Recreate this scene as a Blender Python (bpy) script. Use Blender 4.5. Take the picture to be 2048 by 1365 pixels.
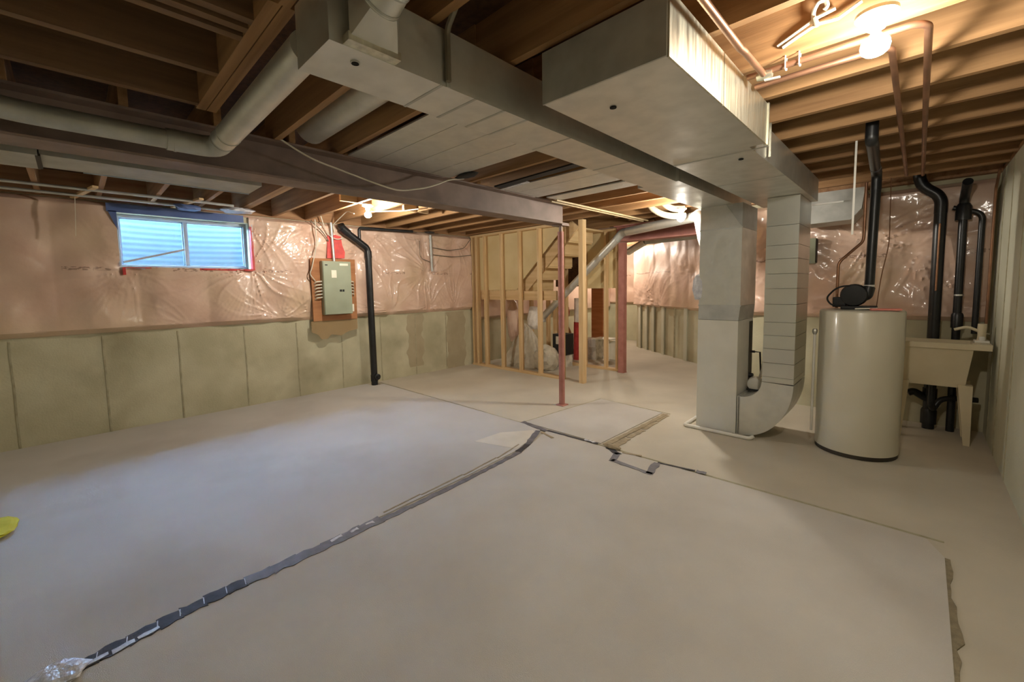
import bpy, bmesh, math, random
import numpy as np
from mathutils import Vector, Matrix

for o in list(bpy.data.objects):
    bpy.data.objects.remove(o)
SC = bpy.context.scene
COL = SC.collection
RNG = random.Random(7)

# ------------------------------------------------------------------ camera
YAW, PITCH, ROLL, FPX, EYE = 0.765692846, 0.0806095355, -0.0174060494, 842.01424, 1.45
cy_, sy_ = math.cos(YAW), math.sin(YAW)
cp_, sp_ = math.cos(PITCH), math.sin(PITCH)
fwd = Vector((-sy_ * cp_, cy_ * cp_, -sp_))
rgt = Vector((cy_, sy_, 0))
upv = rgt.cross(fwd)
r2 = math.cos(ROLL) * rgt + math.sin(ROLL) * upv
u2 = -math.sin(ROLL) * rgt + math.cos(ROLL) * upv
cam = bpy.data.cameras.new('camera')
cam_o = bpy.data.objects.new('camera', cam)
COL.objects.link(cam_o)
m = Matrix((r2, u2, -fwd)).transposed().to_4x4()
m.translation = Vector((0, 0, EYE))
cam_o.matrix_world = m
cam.sensor_width = 36.0
cam.lens = FPX / 2048 * 36.0
cam.shift_y = -38.956 / 2048
cam.clip_start = 0.02
SC.camera = cam_o

# ------------------------------------------------------------------ light and exposure
BULB_WARM = (1.0, 0.93, 0.81)
BULB_POWER = {'stairs': 80.0, 'far': 75.0, 'panel': 70.0, 'laundry': 48.0}
SKY_COLOR, SKY_STRENGTH = (0.30, 0.58, 1.0), 125.0
SC.view_settings.view_transform = 'Standard'
SC.view_settings.look = 'None'
SC.view_settings.gamma = 1.0
SC.view_settings.use_curve_mapping = False
SC.view_settings.exposure = 0.06
W = bpy.data.worlds.new('world')
SC.world = W
W.use_nodes = True
wn = W.node_tree.nodes
bg = wn.get('Background') or wn.new('ShaderNodeBackground')
bg.inputs[0].default_value = (*SKY_COLOR, 1)
bg.inputs[1].default_value = SKY_STRENGTH

# ------------------------------------------------------------------ materials
def lin(c):
    if isinstance(c, str):
        c = tuple(int(c[i:i + 2], 16) / 255 for i in (0, 2, 4))
    return tuple(x / 12.92 if x <= 0.04045 else ((x + 0.055) / 1.055) ** 2.4 for x in c)

def mat(name, c1, c2=None, rough=0.6, metal=0.0, scale=6.0, stretch=(1, 1, 1), detail=5.0, lo=0.35, hi=0.65,
        bump=0.0, bump_scale=None, coat=0.0, coat_rough=0.1, spec=0.5, c3=None, s3=1.5, rough2=None):
    M = bpy.data.materials.new(name)
    M.use_nodes = True
    nt = M.node_tree
    N, L = nt.nodes, nt.links
    b = N['Principled BSDF']
    b.inputs['Roughness'].default_value = rough
    b.inputs['Metallic'].default_value = metal
    b.inputs['Specular IOR Level'].default_value = spec
    if coat:
        b.inputs['Coat Weight'].default_value = coat
        b.inputs['Coat Roughness'].default_value = coat_rough
    c1 = lin(c1)
    c2 = lin(c2) if c2 else c1
    tc = N.new('ShaderNodeTexCoord')
    mp = N.new('ShaderNodeMapping')
    mp.inputs['Scale'].default_value = stretch
    gm = N.new('ShaderNodeNewGeometry')
    L.new(gm.outputs['Position'], mp.inputs['Vector'])
    nz = N.new('ShaderNodeTexNoise')
    nz.inputs['Scale'].default_value = scale
    nz.inputs['Detail'].default_value = detail
    L.new(mp.outputs[0], nz.inputs['Vector'])
    mr = N.new('ShaderNodeMapRange')
    mr.inputs['From Min'].default_value = lo
    mr.inputs['From Max'].default_value = hi
    L.new(nz.outputs['Fac'], mr.inputs['Value'])
    mx = N.new('ShaderNodeMix')
    mx.data_type = 'RGBA'
    mx.inputs['A'].default_value = (*c1, 1)
    mx.inputs['B'].default_value = (*c2, 1)
    L.new(mr.outputs[0], mx.inputs['Factor'])
    out = mx.outputs['Result']
    if c3:
        n3 = N.new('ShaderNodeTexNoise')
        n3.inputs['Scale'].default_value = s3
        n3.inputs['Detail'].default_value = 4
        L.new(gm.outputs['Position'], n3.inputs['Vector'])
        m3 = N.new('ShaderNodeMapRange')
        m3.inputs['From Min'].default_value = 0.52
        m3.inputs['From Max'].default_value = 0.72
        L.new(n3.outputs['Fac'], m3.inputs['Value'])
        x3 = N.new('ShaderNodeMix')
        x3.data_type = 'RGBA'
        x3.inputs['B'].default_value = (*lin(c3), 1)
        L.new(m3.outputs[0], x3.inputs['Factor'])
        L.new(out, x3.inputs['A'])
        out = x3.outputs['Result']
    L.new(out, b.inputs['Base Color'])
    if rough2 is not None:
        rr = N.new('ShaderNodeMapRange')
        rr.inputs['To Min'].default_value = rough
        rr.inputs['To Max'].default_value = rough2
        L.new(mr.outputs[0], rr.inputs['Value'])
        L.new(rr.outputs[0], b.inputs['Roughness'])
    if bump:
        nb = N.new('ShaderNodeTexNoise')
        nb.inputs['Scale'].default_value = bump_scale or scale * 6
        nb.inputs['Detail'].default_value = 6
        L.new(mp.outputs[0], nb.inputs['Vector'])
        bp = N.new('ShaderNodeBump')
        bp.inputs['Strength'].default_value = bump
        bp.inputs['Distance'].default_value = 0.01
        L.new(nb.outputs['Fac'], bp.inputs['Height'])
        L.new(bp.outputs[0], b.inputs['Normal'])
        if coat:
            L.new(bp.outputs[0], b.inputs['Coat Normal'])
    M['out'] = 1
    return M

def glow(name, color, strength):
    M = bpy.data.materials.new(name)
    M.use_nodes = True
    b = M.node_tree.nodes['Principled BSDF']
    b.inputs['Base Color'].default_value = (0.9, 0.9, 0.88, 1)
    b.inputs['Emission Color'].default_value = (*color, 1)
    b.inputs['Emission Strength'].default_value = strength
    return M

def clear(name, color, rough=0.05, alpha=0.35, spec=0.5):
    M = bpy.data.materials.new(name)
    M.use_nodes = True
    nt = M.node_tree
    b = nt.nodes['Principled BSDF']
    b.inputs['Base Color'].default_value = (*lin(color), 1)
    b.inputs['Roughness'].default_value = rough
    b.inputs['Alpha'].default_value = alpha
    tc = nt.nodes.new('ShaderNodeNewGeometry')
    nz = nt.nodes.new('ShaderNodeTexNoise')
    nz.inputs['Scale'].default_value = 8
    nt.links.new(tc.outputs['Position'], nz.inputs['Vector'])
    bp = nt.nodes.new('ShaderNodeBump')
    bp.inputs['Strength'].default_value = 0.15
    bp.inputs['Distance'].default_value = 0.01
    nt.links.new(nz.outputs['Fac'], bp.inputs['Height'])
    nt.links.new(bp.outputs[0], b.inputs['Normal'])
    return M

def wood(name, a, b, axis):
    s = [14.0, 14.0, 14.0]
    s['XYZ'.index(axis)] = 0.8
    return mat(name, a, b, rough=0.75, scale=1.6, stretch=tuple(s), lo=0.3, hi=0.7, bump=0.12, bump_scale=6)

PINE = {k: wood('pine_' + k, 'e2c497', 'cba877', k) for k in 'XYZ'}
JOIST = {k: wood('joist_' + k, 'ad8559', '86623e', k) for k in 'XYZ'}
JOIST['Y'] = wood('shaded_joist_Y', '846546', '664c34', 'Y')  # ceiling shade near the camera put into a darker joist colour
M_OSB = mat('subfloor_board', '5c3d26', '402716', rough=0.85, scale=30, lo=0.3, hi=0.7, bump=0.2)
M_RIM = wood('rim_wood', 'a8805a', '80593a', 'Y')
M_CONC = mat('concrete_wall', 'c9c4a8', 'b3ad90', rough=0.9, scale=2.2, c3='a19a7e', s3=1.3, bump=0.25, bump_scale=60)
M_CONCR = mat('concrete_side_wall', 'cfceba', 'bfbea9', rough=0.9, scale=1.6, bump=0.2, bump_scale=60)
M_CONCD = mat('concrete_damp', 'a89c80', 'b0a488', rough=0.85, scale=5, bump=0.2, bump_scale=60)
M_SEAM = mat('concrete_seam', '9c957b', 'b3ac91', rough=0.95, scale=14)
M_FLOOR = mat('floor_concrete', 'c9c0ae', 'bbb2a0', rough=0.8, scale=1.2, bump=0.12, bump_scale=110)
M_CARP = mat('carpet_beige', 'cdc8c2', 'c3beb8', rough=0.95, scale=1.0, c3='bab4ad', s3=0.9, bump=0.45, bump_scale=430, spec=0.15)
M_CARP2 = mat('carpet_taupe', 'cec8bf', 'c3bcb2', rough=0.95, scale=1.5, bump=0.45, bump_scale=430, spec=0.15)
M_FRAY = mat('frayed_edge', '857a64', '978a70', rough=1, scale=30, bump=0.6)
M_GALV = mat('galvanized_steel', 'dcdcd6', 'd2d2cc', rough=0.36, metal=0.8, scale=9, stretch=(1, 1, 1), rough2=0.5)
M_GALVB = mat('galvanized_streaked', 'd9d6c4', 'c2bfae', rough=0.3, metal=0.9, scale=3, stretch=(14, 14, 1.2), rough2=0.5)
M_GALVD = mat('galvanized_dull', 'c4c5c0', 'b1b2ad', rough=0.55, metal=0.6, scale=8)
M_SEAMD = mat('duct_seam_shadow', '77746a', '6a675e', rough=0.6, metal=0.5)
M_STEEL = mat('primed_steel', '937e74', '7c6a60', rough=0.6, scale=5, c3='6a5a58')
M_REDST = mat('red_oxide_steel', 'b27a6e', '9c6459', rough=0.55, scale=9, lo=0.3, hi=0.7, bump=0.08)
M_ABS = mat('black_plastic_pipe', '17181a', '222325', rough=0.35, scale=8)
M_BLK = mat('matte_black', '0f0f10', '191919', rough=0.6, scale=10)
M_COPP = mat('copper_pipe', 'ad8164', '8f6a54', rough=0.4, metal=0.75, scale=6)
M_WIRE = mat('white_cable', 'd9d3c2', 'c9c2af', rough=0.5)
M_WIRED = mat('grey_cable', '6f6658', '5a5247', rough=0.5)
M_PVC = mat('white_plastic_pipe', 'e9e7e0', 'dddad0', rough=0.35)
M_HOSE = mat('beige_hose', 'bfb196', 'b2a388', rough=0.5)
M_PALE = mat('tan_pipe', 'c7b28c', 'b8a37c', rough=0.5)
M_DROP = mat('galvanized_bright', 'dcdcd6', 'd2d2cc', rough=0.30, metal=0.85, scale=3)
M_CARP3 = mat('carpet_pale', 'ded7ca', 'd6cec0', rough=0.95, bump=0.45, bump_scale=430, spec=0.15)
M_SINK = mat('laundry_plastic', 'dcd0b2', 'd2c5a5', rough=0.45, scale=4)
M_TANK = mat('tank_enamel', 'cfc9b6', 'c6c0ac', rough=0.3, scale=2, coat=0.3)
M_FURN = mat('furnace_enamel', 'd6d4ca', 'cccabf', rough=0.4, scale=3)
M_PANEL = mat('panel_grey', '99a08a', '8f967f', rough=0.45, scale=3)
M_PLY = mat('plywood_backer', 'b07a50', '97633f', rough=0.8, scale=2, stretch=(8, 1, 8))
M_RED = mat('red_wrap', 'd84a44', 'b83a38', rough=0.4, scale=12, bump=0.5, bump_scale=20)
M_PINK = mat('pink_tag', 'e08b7c', 'd57c6c', rough=0.7)
M_LABEL = mat('paper_label', 'efead8', 'e2dcc8', rough=0.7)
M_VINYL = mat('window_vinyl', 'b3c1cf', 'a8b7c6', rough=0.4)
M_WRAP = mat('blue_lit_membrane', '5f74a6', '52669a', rough=0.55, scale=6)  # wrap tinted with the blue of the window light
M_WELL = mat('window_well_steel', '172931', '14242b', rough=0.6, metal=0.0, scale=4)
M_TAPE = mat('grey_tape', '77747a', '605e63', rough=0.6, scale=14, bump=0.3, bump_scale=40)
M_TAPED = mat('dark_tape', '2e2c2f', '413e42', rough=0.7, scale=20, bump=0.4, bump_scale=40)
M_TAPEW = mat('peeled_tape', 'd6d6da', 'b9b9c2', rough=0.25, scale=25, bump=0.8, bump_scale=30)
M_TAPEB = mat('glue_residue', 'a8997e', '93856b', rough=0.8, scale=18, bump=0.4)
M_YEL = mat('yellow_cloth', 'cfc832', 'bdb62a', rough=0.8)
M_DRYW = mat('drywall_paper', 'dfcc9e', 'd6c08f', rough=0.85, scale=3)
M_STAIR = wood('stair_pine', 'e4ca9c', 'd4b582', 'Y')
M_BAG = mat('milky_plastic', 'cfc7b4', 'b9af9b', rough=0.3, scale=9, bump=0.7, bump_scale=9, coat=0.6)
M_CERA = mat('porcelain_base', 'ece4c4', 'e4dab6', rough=0.3)
M_STRAP = mat('hanger_strap', '8c8474', '7b7364', rough=0.5, metal=0.5)
M_ORW = mat('orange_wood_panel', 'c0814f', 'ab6c3e', rough=0.6, scale=2, stretch=(1, 1, 8))
M_GREYBOX = mat('printed_carton', 'b9b4a8', 'd8d4c8', rough=0.6, scale=9, lo=0.45, hi=0.55)
M_CLOTHW = mat('white_cloth', 'ece4da', 'd9d0c6', rough=0.9, scale=12)
M_CLOTHB = mat('slate_cloth', '6c7080', '5b5f6e', rough=0.9, scale=12)
M_CLOTHR = mat('red_cloth', 'b8403a', '9c302c', rough=0.9, scale=12)
M_HOLE = mat('duct_hole', '101010', '0c0c0c', rough=0.9)
M_GLASS = clear('window_glass', 'dfeef5', 0.02, 0.12)
M_POLYF = clear('plastic_flap', 'b59a72', 0.15, 0.55)
M_DAMPF = mat('dark_duct_tape', '3a3326', '2c2620', rough=0.6)

# pink batts under clear sheet, with the printed line as flat print
def insulation_material(axis_z=1.715):
    M = mat('pink_insulation', 'dfc0ab', 'd3b09b', rough=0.42, scale=3.0, c3='d9bda0', s3=1.2, bump=0.3, bump_scale=14,
            coat=0.9, coat_rough=0.09)
    nt = M.node_tree
    N, L = nt.nodes, nt.links
    b = N['Principled BSDF']
    src = b.inputs['Base Color'].links[0].from_socket
    g = N.new('ShaderNodeNewGeometry')
    sx = N.new('ShaderNodeSeparateXYZ')
    L.new(g.outputs['Position'], sx.inputs[0])
    def mth(op, a, bb=None):
        n = N.new('ShaderNodeMath')
        n.operation = op
        for i, v in enumerate((a, bb)):
            if v is None:
                continue
            if isinstance(v, (int, float)):
                n.inputs[i].default_value = v
            else:
                L.new(v, n.inputs[i])
        return n.outputs[0]
    dz = mth('ABSOLUTE', mth('SUBTRACT', sx.outputs['Z'], axis_z))
    t = mth('ADD', sx.outputs['Y'], sx.outputs['X'])
    ph = mth('FRACT', mth('MULTIPLY', t, 1.15))
    block = mth('LESS_THAN', ph, 0.42)
    cmb = N.new('ShaderNodeCombineXYZ')
    L.new(mth('MULTIPLY', t, 26.0), cmb.inputs[0])
    L.new(mth('MULTIPLY', sx.outputs['Z'], 60.0), cmb.inputs[1])
    nz = N.new('ShaderNodeTexNoise')
    nz.inputs['Scale'].default_value = 1.0
    nz.inputs['Detail'].default_value = 2
    L.new(cmb.outputs[0], nz.inputs['Vector'])
    ink = mth('GREATER_THAN', nz.outputs['Fac'], 0.52)
    f = mth('MULTIPLY', mth('MULTIPLY', mth('LESS_THAN', dz, 0.018), block), mth('MULTIPLY', ink, 0.6))
    mx = N.new('ShaderNodeMix')
    mx.data_type = 'RGBA'
    mx.inputs['B'].default_value = (*lin('6a4030'), 1)
    L.new(f, mx.inputs['Factor'])
    L.new(src, mx.inputs['A'])
    L.new(mx.outputs['Result'], b.inputs['Base Color'])
    return M
M_INS = insulation_material()

# ------------------------------------------------------------------ mesh helpers
WORLD = {}

def tag(o, label=None, cat=None, group=None, kind=None):
    if label: o['label'] = label
    if cat: o['category'] = cat
    if group: o['group'] = group
    if kind: o['kind'] = kind
    return o

def thing(name, loc, label, cat, group=None):
    o = bpy.data.objects.new(name, None)
    o.empty_display_size = 0.1
    o.location = loc
    COL.objects.link(o)
    WORLD[o] = Vector(loc)
    return tag(o, label, cat, group)

class MB:
    def __init__(s):
        s.bm = bmesh.new()
        s.smooth = False
    def box(s, x0, x1, y0, y1, z0, z1):
        v = [s.bm.verts.new((x, y, z)) for x in (x0, x1) for y in (y0, y1) for z in (z0, z1)]
        for f in ((0, 1, 3, 2), (4, 6, 7, 5), (0, 4, 5, 1), (2, 3, 7, 6), (0, 2, 6, 4), (1, 5, 7, 3)):
            s.bm.faces.new([v[i] for i in f])
        return s
    def bar(s, p, q, w, h, up=(0, 0, 1)):
        """rectangular bar from p to q, w across, h along up"""
        p, q = Vector(p), Vector(q)
        d = (q - p).normalized()
        side = d.cross(Vector(up)).normalized()
        u = side.cross(d)
        v = []
        for c in (p, q):
            for a, b in ((-1, -1), (1, -1), (1, 1), (-1, 1)):
                v.append(s.bm.verts.new(c + side * a * w / 2 + u * b * h / 2))
        for f in ((3, 2, 1, 0), (4, 5, 6, 7), (0, 1, 5, 4), (1, 2, 6, 5), (2, 3, 7, 6), (3, 0, 4, 7)):
            s.bm.faces.new([v[i] for i in f])
        return s
    def prism(s, pts, axis, a, b):
        """extrude 2d polygon; axis 'x': pts (y,z), 'y': (x,z), 'z': (x,y)"""
        def P(p, t):
            return {'x': (t, p[0], p[1]), 'y': (p[0], t, p[1]), 'z': (p[0], p[1], t)}[axis]
        A = [s.bm.verts.new(P(p, a)) for p in pts]
        B = [s.bm.verts.new(P(p, b)) for p in pts]
        n = len(pts)
        s.bm.faces.new(A)
        s.bm.faces.new(B[::-1])
        for i in range(n):
            s.bm.faces.new([A[i], B[i], B[(i + 1) % n], A[(i + 1) % n]])
        return s
    def loft(s, rings, cap=True):
        R = [[s.bm.verts.new(p) for p in r] for r in rings]
        n = len(rings[0])
        for a, b in zip(R, R[1:]):
            for i in range(n):
                s.bm.faces.new([a[i], a[(i + 1) % n], b[(i + 1) % n], b[i]])
        if cap:
            s.bm.faces.new(R[0][::-1])
            s.bm.faces.new(R[-1])
        return s
    def tube(s, path, r, n=14, fillet=0.0, cap=True):
        pts = [Vector(p) for p in path]
        if fillet and len(pts) > 2:
            out = [pts[0]]
            for a, b, c in zip(pts, pts[1:], pts[2:]):
                d1, d2 = (a - b), (c - b)
                f = min(fillet, d1.length * 0.48, d2.length * 0.48)
                p1, p2 = b + d1.normalized() * f, b + d2.normalized() * f
                for k in range(7):
                    t = k / 6
                    out.append((1 - t) ** 2 * p1 + 2 * t * (1 - t) * b + t * t * p2)
            out.append(pts[-1])
            pts = out
        m = len(pts)
        rs = r if isinstance(r, (list, tuple)) else [r] * m
        T = [(pts[min(i + 1, m - 1)] - pts[max(i - 1, 0)]).normalized() for i in range(m)]
        ref = Vector((0, 0, 1)) if abs(T[0].z) < 0.9 else Vector((1, 0, 0))
        u = T[0].cross(ref).normalized()
        rings = []
        for i in range(m):
            u = (u - T[i] * u.dot(T[i])).normalized()
            v = T[i].cross(u)
            rings.append([pts[i] + (u * math.cos(2 * math.pi * k / n) + v * math.sin(2 * math.pi * k / n)) * rs[i] for k in range(n)])
        s.smooth = True
        return s.loft(rings, cap)
    def lathe(s, prof, c, n=32, axis='z', cap=True):
        rings = []
        for r, h in prof:
            ring = []
            for k in range(n):
                a = 2 * math.pi * k / n
                x, y = r * math.cos(a), r * math.sin(a)
                p = {'z': (x, y, h), 'x': (h, x, y), 'y': (x, h, y)}[axis]
                ring.append((c[0] + p[0], c[1] + p[1], c[2] + p[2]))
            rings.append(ring)
        s.smooth = True
        return s.loft(rings, cap)
    def grid(s, P):
        """P: array (n,m,3)"""
        n, m_ = P.shape[:2]
        V = [[s.bm.verts.new(P[i, j]) for j in range(m_)] for i in range(n)]
        for i in range(n - 1):
            for j in range(m_ - 1):
                s.bm.faces.new([V[i][j], V[i + 1][j], V[i + 1][j + 1], V[i][j + 1]])
        s.smooth = True
        return s
    def blob(s, c, rad, seed, amp=0.25, sub=3):
        """crumpled closed lump"""
        r = bmesh.ops.create_icosphere(s.bm, subdivisions=sub, radius=1.0)
        rn = random.Random(seed)
        W_ = [(Vector((rn.uniform(-1, 1), rn.uniform(-1, 1), rn.uniform(-1, 1))) * rn.uniform(2, 7), rn.uniform(0, 6), rn.uniform(.3, 1)) for _ in range(9)]
        for v in r['verts']:
            d = v.co.normalized()
            k = 1 + amp * sum(a * abs(math.sin(w.dot(d) + p)) for w, p, a in W_) / 3 - amp * 0.9
            q = Vector((d.x * rad[0] * k, d.y * rad[1] * k, d.z * rad[2] * k))
            q.z = max(q.z, -rad[2] * 0.8)
            v.co = q + Vector(c)
        return s
    def build(s, name, M, parent=None, label=None, cat=None, group=None, kind=None, smooth=None, bevel=0.0):
        bm = s.bm
        bmesh.ops.recalc_face_normals(bm, faces=bm.faces)
        if bevel:
            bmesh.ops.bevel(bm, geom=list(bm.edges), offset=bevel, segments=2, profile=0.6, affect='EDGES')
        xs = [v.co for v in bm.verts]
        lo = Vector([min(p[i] for p in xs) for i in range(3)])
        hi = Vector([max(p[i] for p in xs) for i in range(3)])
        org = (lo + hi) / 2
        if parent is None:
            org.z = lo.z
        bmesh.ops.translate(bm, verts=bm.verts, vec=-org)
        sm = s.smooth if smooth is None else smooth
        if sm:
            for f in bm.faces:
                f.smooth = True
            for e in bm.edges:
                if len(e.link_faces) == 2 and e.calc_face_angle(0) > 0.75:
                    e.smooth = False
        me = bpy.data.meshes.new(name)
        bm.to_mesh(me)
        bm.free()
        me.materials.append(M)
        o = bpy.data.objects.new(name, me)
        COL.objects.link(o)
        WORLD[o] = org
        if parent is not None:
            o.parent = parent
            o.location = org - WORLD[parent]
        else:
            o.location = org
        return tag(o, label, cat, group, kind)

def copy_part(o, d):
    c = o.copy()
    COL.objects.link(c)
    c.location = o.location + Vector(d)
    WORLD[c] = WORLD[o] + Vector(d)
    return c

def box(name, M, x0, x1, y0, y1, z0, z1, parent=None, bevel=0.0, **k):
    return MB().box(x0, x1, y0, y1, z0, z1).build(name, M, parent, bevel=bevel, **k)

def tube(name, M, path, r, parent=None, n=14, fillet=0.0, **k):
    return MB().tube(path, r, n, fillet).build(name, M, parent, **k)

def struct(o):
    o['kind'] = 'structure'
    return o

# ------------------------------------------------------------------ room constants
XL, XR, YB, YN = -6.10, 0.51, 5.90, -0.75        # left, right, back, near wall faces
ZJ, ZT = 2.42, 2.66                              # joist underside, subfloor underside
WY0, WY1, WZ0, WZ1 = 0.37, 1.59, 1.74, 2.31      # window opening
FAR = [(0.75, YB), (-1.95, YB), (-2.1, 7.30), (-4.75, 9.20), (-4.90, 10.20), (-6.35, 10.20)]

# floor
fl = struct(box('floor', M_FLOOR, -6.4, 0.8, -1.0, 10.5, -0.2, 0.0))
for (x0, y0, x1, y1, w) in ((-6.08, 3.245, 0.17, 3.245, 0.016), (-3.0, 3.25, -2.88, 4.62, 0.02), (-2.88, 4.62, -1.94, 4.56, 0.016), (-3.55, 3.25, -6.0, 3.25, 0.01)):
    MB().bar((x0, y0, 0.001), (x1, y1, 0.001), w, 0.004).build('saw_cut', M_SEAM, fl)

# left wall: concrete with the window opening, recessed behind the insulation above z = 1.03
wl = MB()
wl.box(XL - 0.25, XL, -1.0, WY0, 0, ZT)
wl.box(XL - 0.25, XL, WY1, 10.45, 0, ZT)
wl.box(XL - 0.25, XL, WY0, WY1, 0, WZ0)
wl.box(XL - 0.25, XL, WY0, WY1, WZ1, ZT)
wall_left = struct(wl.build('wall_left', M_CONC))
for y in (-0.44, 0.19, 0.81, 1.47, 2.09, 2.71, 3.34, 3.98, 4.62):
    pts = [(y + RNG.uniform(-.004, .004) , z) for z in (0.0, 0.3, 0.6, 0.85, 1.02)]
    b = MB()
    for p, q in zip(pts, pts[1:]):
        b.bar((XL + 0.001, p[0], p[1]), (XL + 0.001, q[0], q[1]), 0.006, 0.014, up=(0, 1, 0))
    b.build('form_seam', M_SEAM, wall_left)
# damp patches with their own ragged outline
def patch(cy, w, z0, z1, seed):
    rn = random.Random(seed)
    k = 22
    wa, wb = rn.uniform(0, 6), rn.uniform(0, 6)
    def ed_(i, ph):
        return .022 * math.sin(i * .55 + ph) + .014 * math.sin(i * 1.3 + 2 * ph) + rn.uniform(-.006, .006)
    L_ = [(cy - w / 2 + ed_(i, wa), z0 + (z1 - z0) * i / k) for i in range(k + 1)]
    R_ = [(cy + w / 2 + ed_(i, wb), z0 + (z1 - z0) * i / k) for i in range(k + 1)]
    return MB().prism(L_ + R_[::-1], 'x', XL - 0.01, XL + 0.002)
patch(3.98, 0.30, 0.14, 1.03, 3).build('damp_patch', M_CONCD, wall_left, label='brown damp patch')
patch(4.85, 0.42, 0.0, 1.03, 5).build('damp_patch', M_CONCD, wall_left)

wall_right = struct(box('wall_right', M_CONCR, XR, XR + 0.25, -1.0, YB + 0.2, 0, 2.415))
for y in (4.55, 5.15, 5.6, 3.4):
    MB().bar((XR - 0.001, y, 0), (XR - 0.001, y, 2.41), 0.006, 0.02, up=(0, 1, 0)).build('form_seam', M_SEAM, wall_right)
box('sill_plate', M_RIM, XR - 0.0, XR + 0.2, -1.0, YB, 2.415, 2.455, wall_right)
box('rim_board', M_RIM, XR + 0.10, XR + 0.2, -1.0, YB + .1, 2.455, ZT, wall_right)
wall_near = struct(box('wall_near', M_CONCR, -6.4, 0.8, YN - 0.25, YN, 0, ZT))
b = MB()
b.box(-1.95, 0.75, YB, YB + 0.22, 0, ZT)
wall_back = struct(b.build('wall_back', M_CONC))
for nm, p, q in (('wall_jog', FAR[1], FAR[2]), ('wall_angled', FAR[2], FAR[3]), ('wall_turn', FAR[3], FAR[4]), ('wall_end', FAR[4], FAR[5])):
    p, q = Vector((*p, ZT / 2)), Vector((*q, ZT / 2))
    d = (q - p).normalized()
    nrm = Vector((d.y, -d.x, 0))
    w_ = struct(MB().bar(p + nrm * 0.1, q + nrm * 0.1, 0.2, ZT).build(nm, M_CONC))
    if nm == 'wall_angled':
        wall_far = w_
# board marks on the angled far wall
p0, p1 = Vector((-2.1, 7.30, 0)), Vector((-4.75, 9.20, 0))
dd = (p1 - p0).normalized()
for t in (0.8, 1.25, 1.62, 2.05, 2.45, 2.75, 3.05):
    c = p0 + dd * t
    MB().bar(c + Vector((-.02, -.03, 0)), c + Vector((-.02, -.03, 1.0)), 0.09 if int(t * 20) % 2 else 0.03, 0.02,
             up=(dd.y, -dd.x, 0)).build('form_seam', M_CONCR if int(t * 20) % 2 else M_SEAM, wall_far)

# ceiling: subfloor with the joists as its pieces
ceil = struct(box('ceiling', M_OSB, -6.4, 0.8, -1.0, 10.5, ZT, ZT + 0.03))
JW = 0.038
def joists(x0, x1, ys, w=JW):
    first = None
    for y in ys:
        if first is None:
            first = box('joist', JOIST['X'], x0, x1, y - w / 2, y + w / 2, ZJ, ZT, ceil)
            fy = y
        else:
            copy_part(first, (0, y - fy, 0))
left_y = [1.47 + 0.4064 * k for k in range(-5, 10)]
joists(XL + 0.04, -2.98, [y for y in left_y if y < 5.2 and abs(y - 1.47) > .01])
box('joist', JOIST['X'], XL + 0.04, -2.98, 1.42, 1.51, ZJ, ZT, ceil, label='doubled joist')
joists(XL + 0.04, -4.95, [5.55, 5.95])
joists(XL + 0.04, -2.98, [1.47 + 0.4064 * k for k in range(12, 21)])
mid_y = [0.98 + 0.4064 * k for k in range(0, 13)]
joists(-3.16, -1.52, [y for y in mid_y if y < 4.2])
joists(-3.16, -1.60, [y for y in mid_y if 4.2 < y < 5.9])
right_y = [0.57, 0.98] + [1.80 + 0.4064 * k for k in range(-1, 10)] + [0.17, -0.24]
joists(-1.60, XR + 0.09, right_y)
# header and the joists that run the other way near the camera
box('header_beam', JOIST['X'], -2.78, -1.60, 0.52, 0.562, ZJ, ZT, ceil)
box('header_beam', JOIST['X'], -2.78, -1.60, 0.566, 0.608, ZJ, ZT, ceil)
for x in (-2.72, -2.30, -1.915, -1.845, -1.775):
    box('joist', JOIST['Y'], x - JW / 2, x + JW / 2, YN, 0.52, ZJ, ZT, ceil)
for (x, y) in ((-0.66, 1.595), (-0.66, 2.0), (-4.6, 2.89), (-4.55, 2.08)):
    box('blocking', PINE['Y'], x - .02, x + .02, y + (.0 if x < -1 else 0.0), y + 0.36, ZJ + 0.0, ZT, ceil) if x < -1 else None
# rim plates along the left wall
box('rim_plate', M_RIM, XL, XL + 0.04, -0.75, 10.2, 2.41, ZT, ceil)
box('rim_plate', M_RIM, -1.95, XR, YB - 0.09, YB, 2.41, ZT, ceil)

# ------------------------------------------------------------------ window_1
win = struct(thing('window_1', (XL - 0.12, 0.98, WZ0), None, None))
fx0, fx1 = XL - 0.17, XL - 0.10
for n_, a in (('window_frame', (fx0, fx1, WY0, WY1, WZ0, WZ0 + 0.03)), ('window_frame', (fx0, fx1, WY0, WY1, WZ1 - 0.035, WZ1)),
              ('window_frame', (fx0, fx1, WY0, WY0 + 0.03, WZ0 + .03, WZ1 - .035)), ('window_frame', (fx0, fx1, WY1 - 0.035, WY1, WZ0 + .03, WZ1 - .035))):
    box(n_, M_VINYL, *a, win, bevel=0.004)
box('mullion', M_VINYL, fx0 + .005, fx1 - .005, 0.95, 0.98, WZ0 + .03, WZ1 - .035, win, bevel=0.004)
s1, s2 = XL - 0.145, XL - 0.13
for (a0, a1, x) in ((WY0 + .03, 0.95, s1), (0.98, WY1 - .035, s2)):
    f = MB()
    za, zb = WZ0 + .03, WZ1 - .035
    f.box(x - .01, x + .01, a0, a0 + .011, za, zb).box(x - .01, x + .01, a1 - .011, a1, za, zb)
    f.box(x - .01, x + .01, a0, a1, za, za + .011).box(x - .01, x + .01, a0, a1, zb - .011, zb)
    fo = f.build('sash', M_VINYL, win)
    box('pane', M_GLASS, x - .002, x + .002, a0 + .011, a1 - .011, za + .011, zb - .011, fo)
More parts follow.
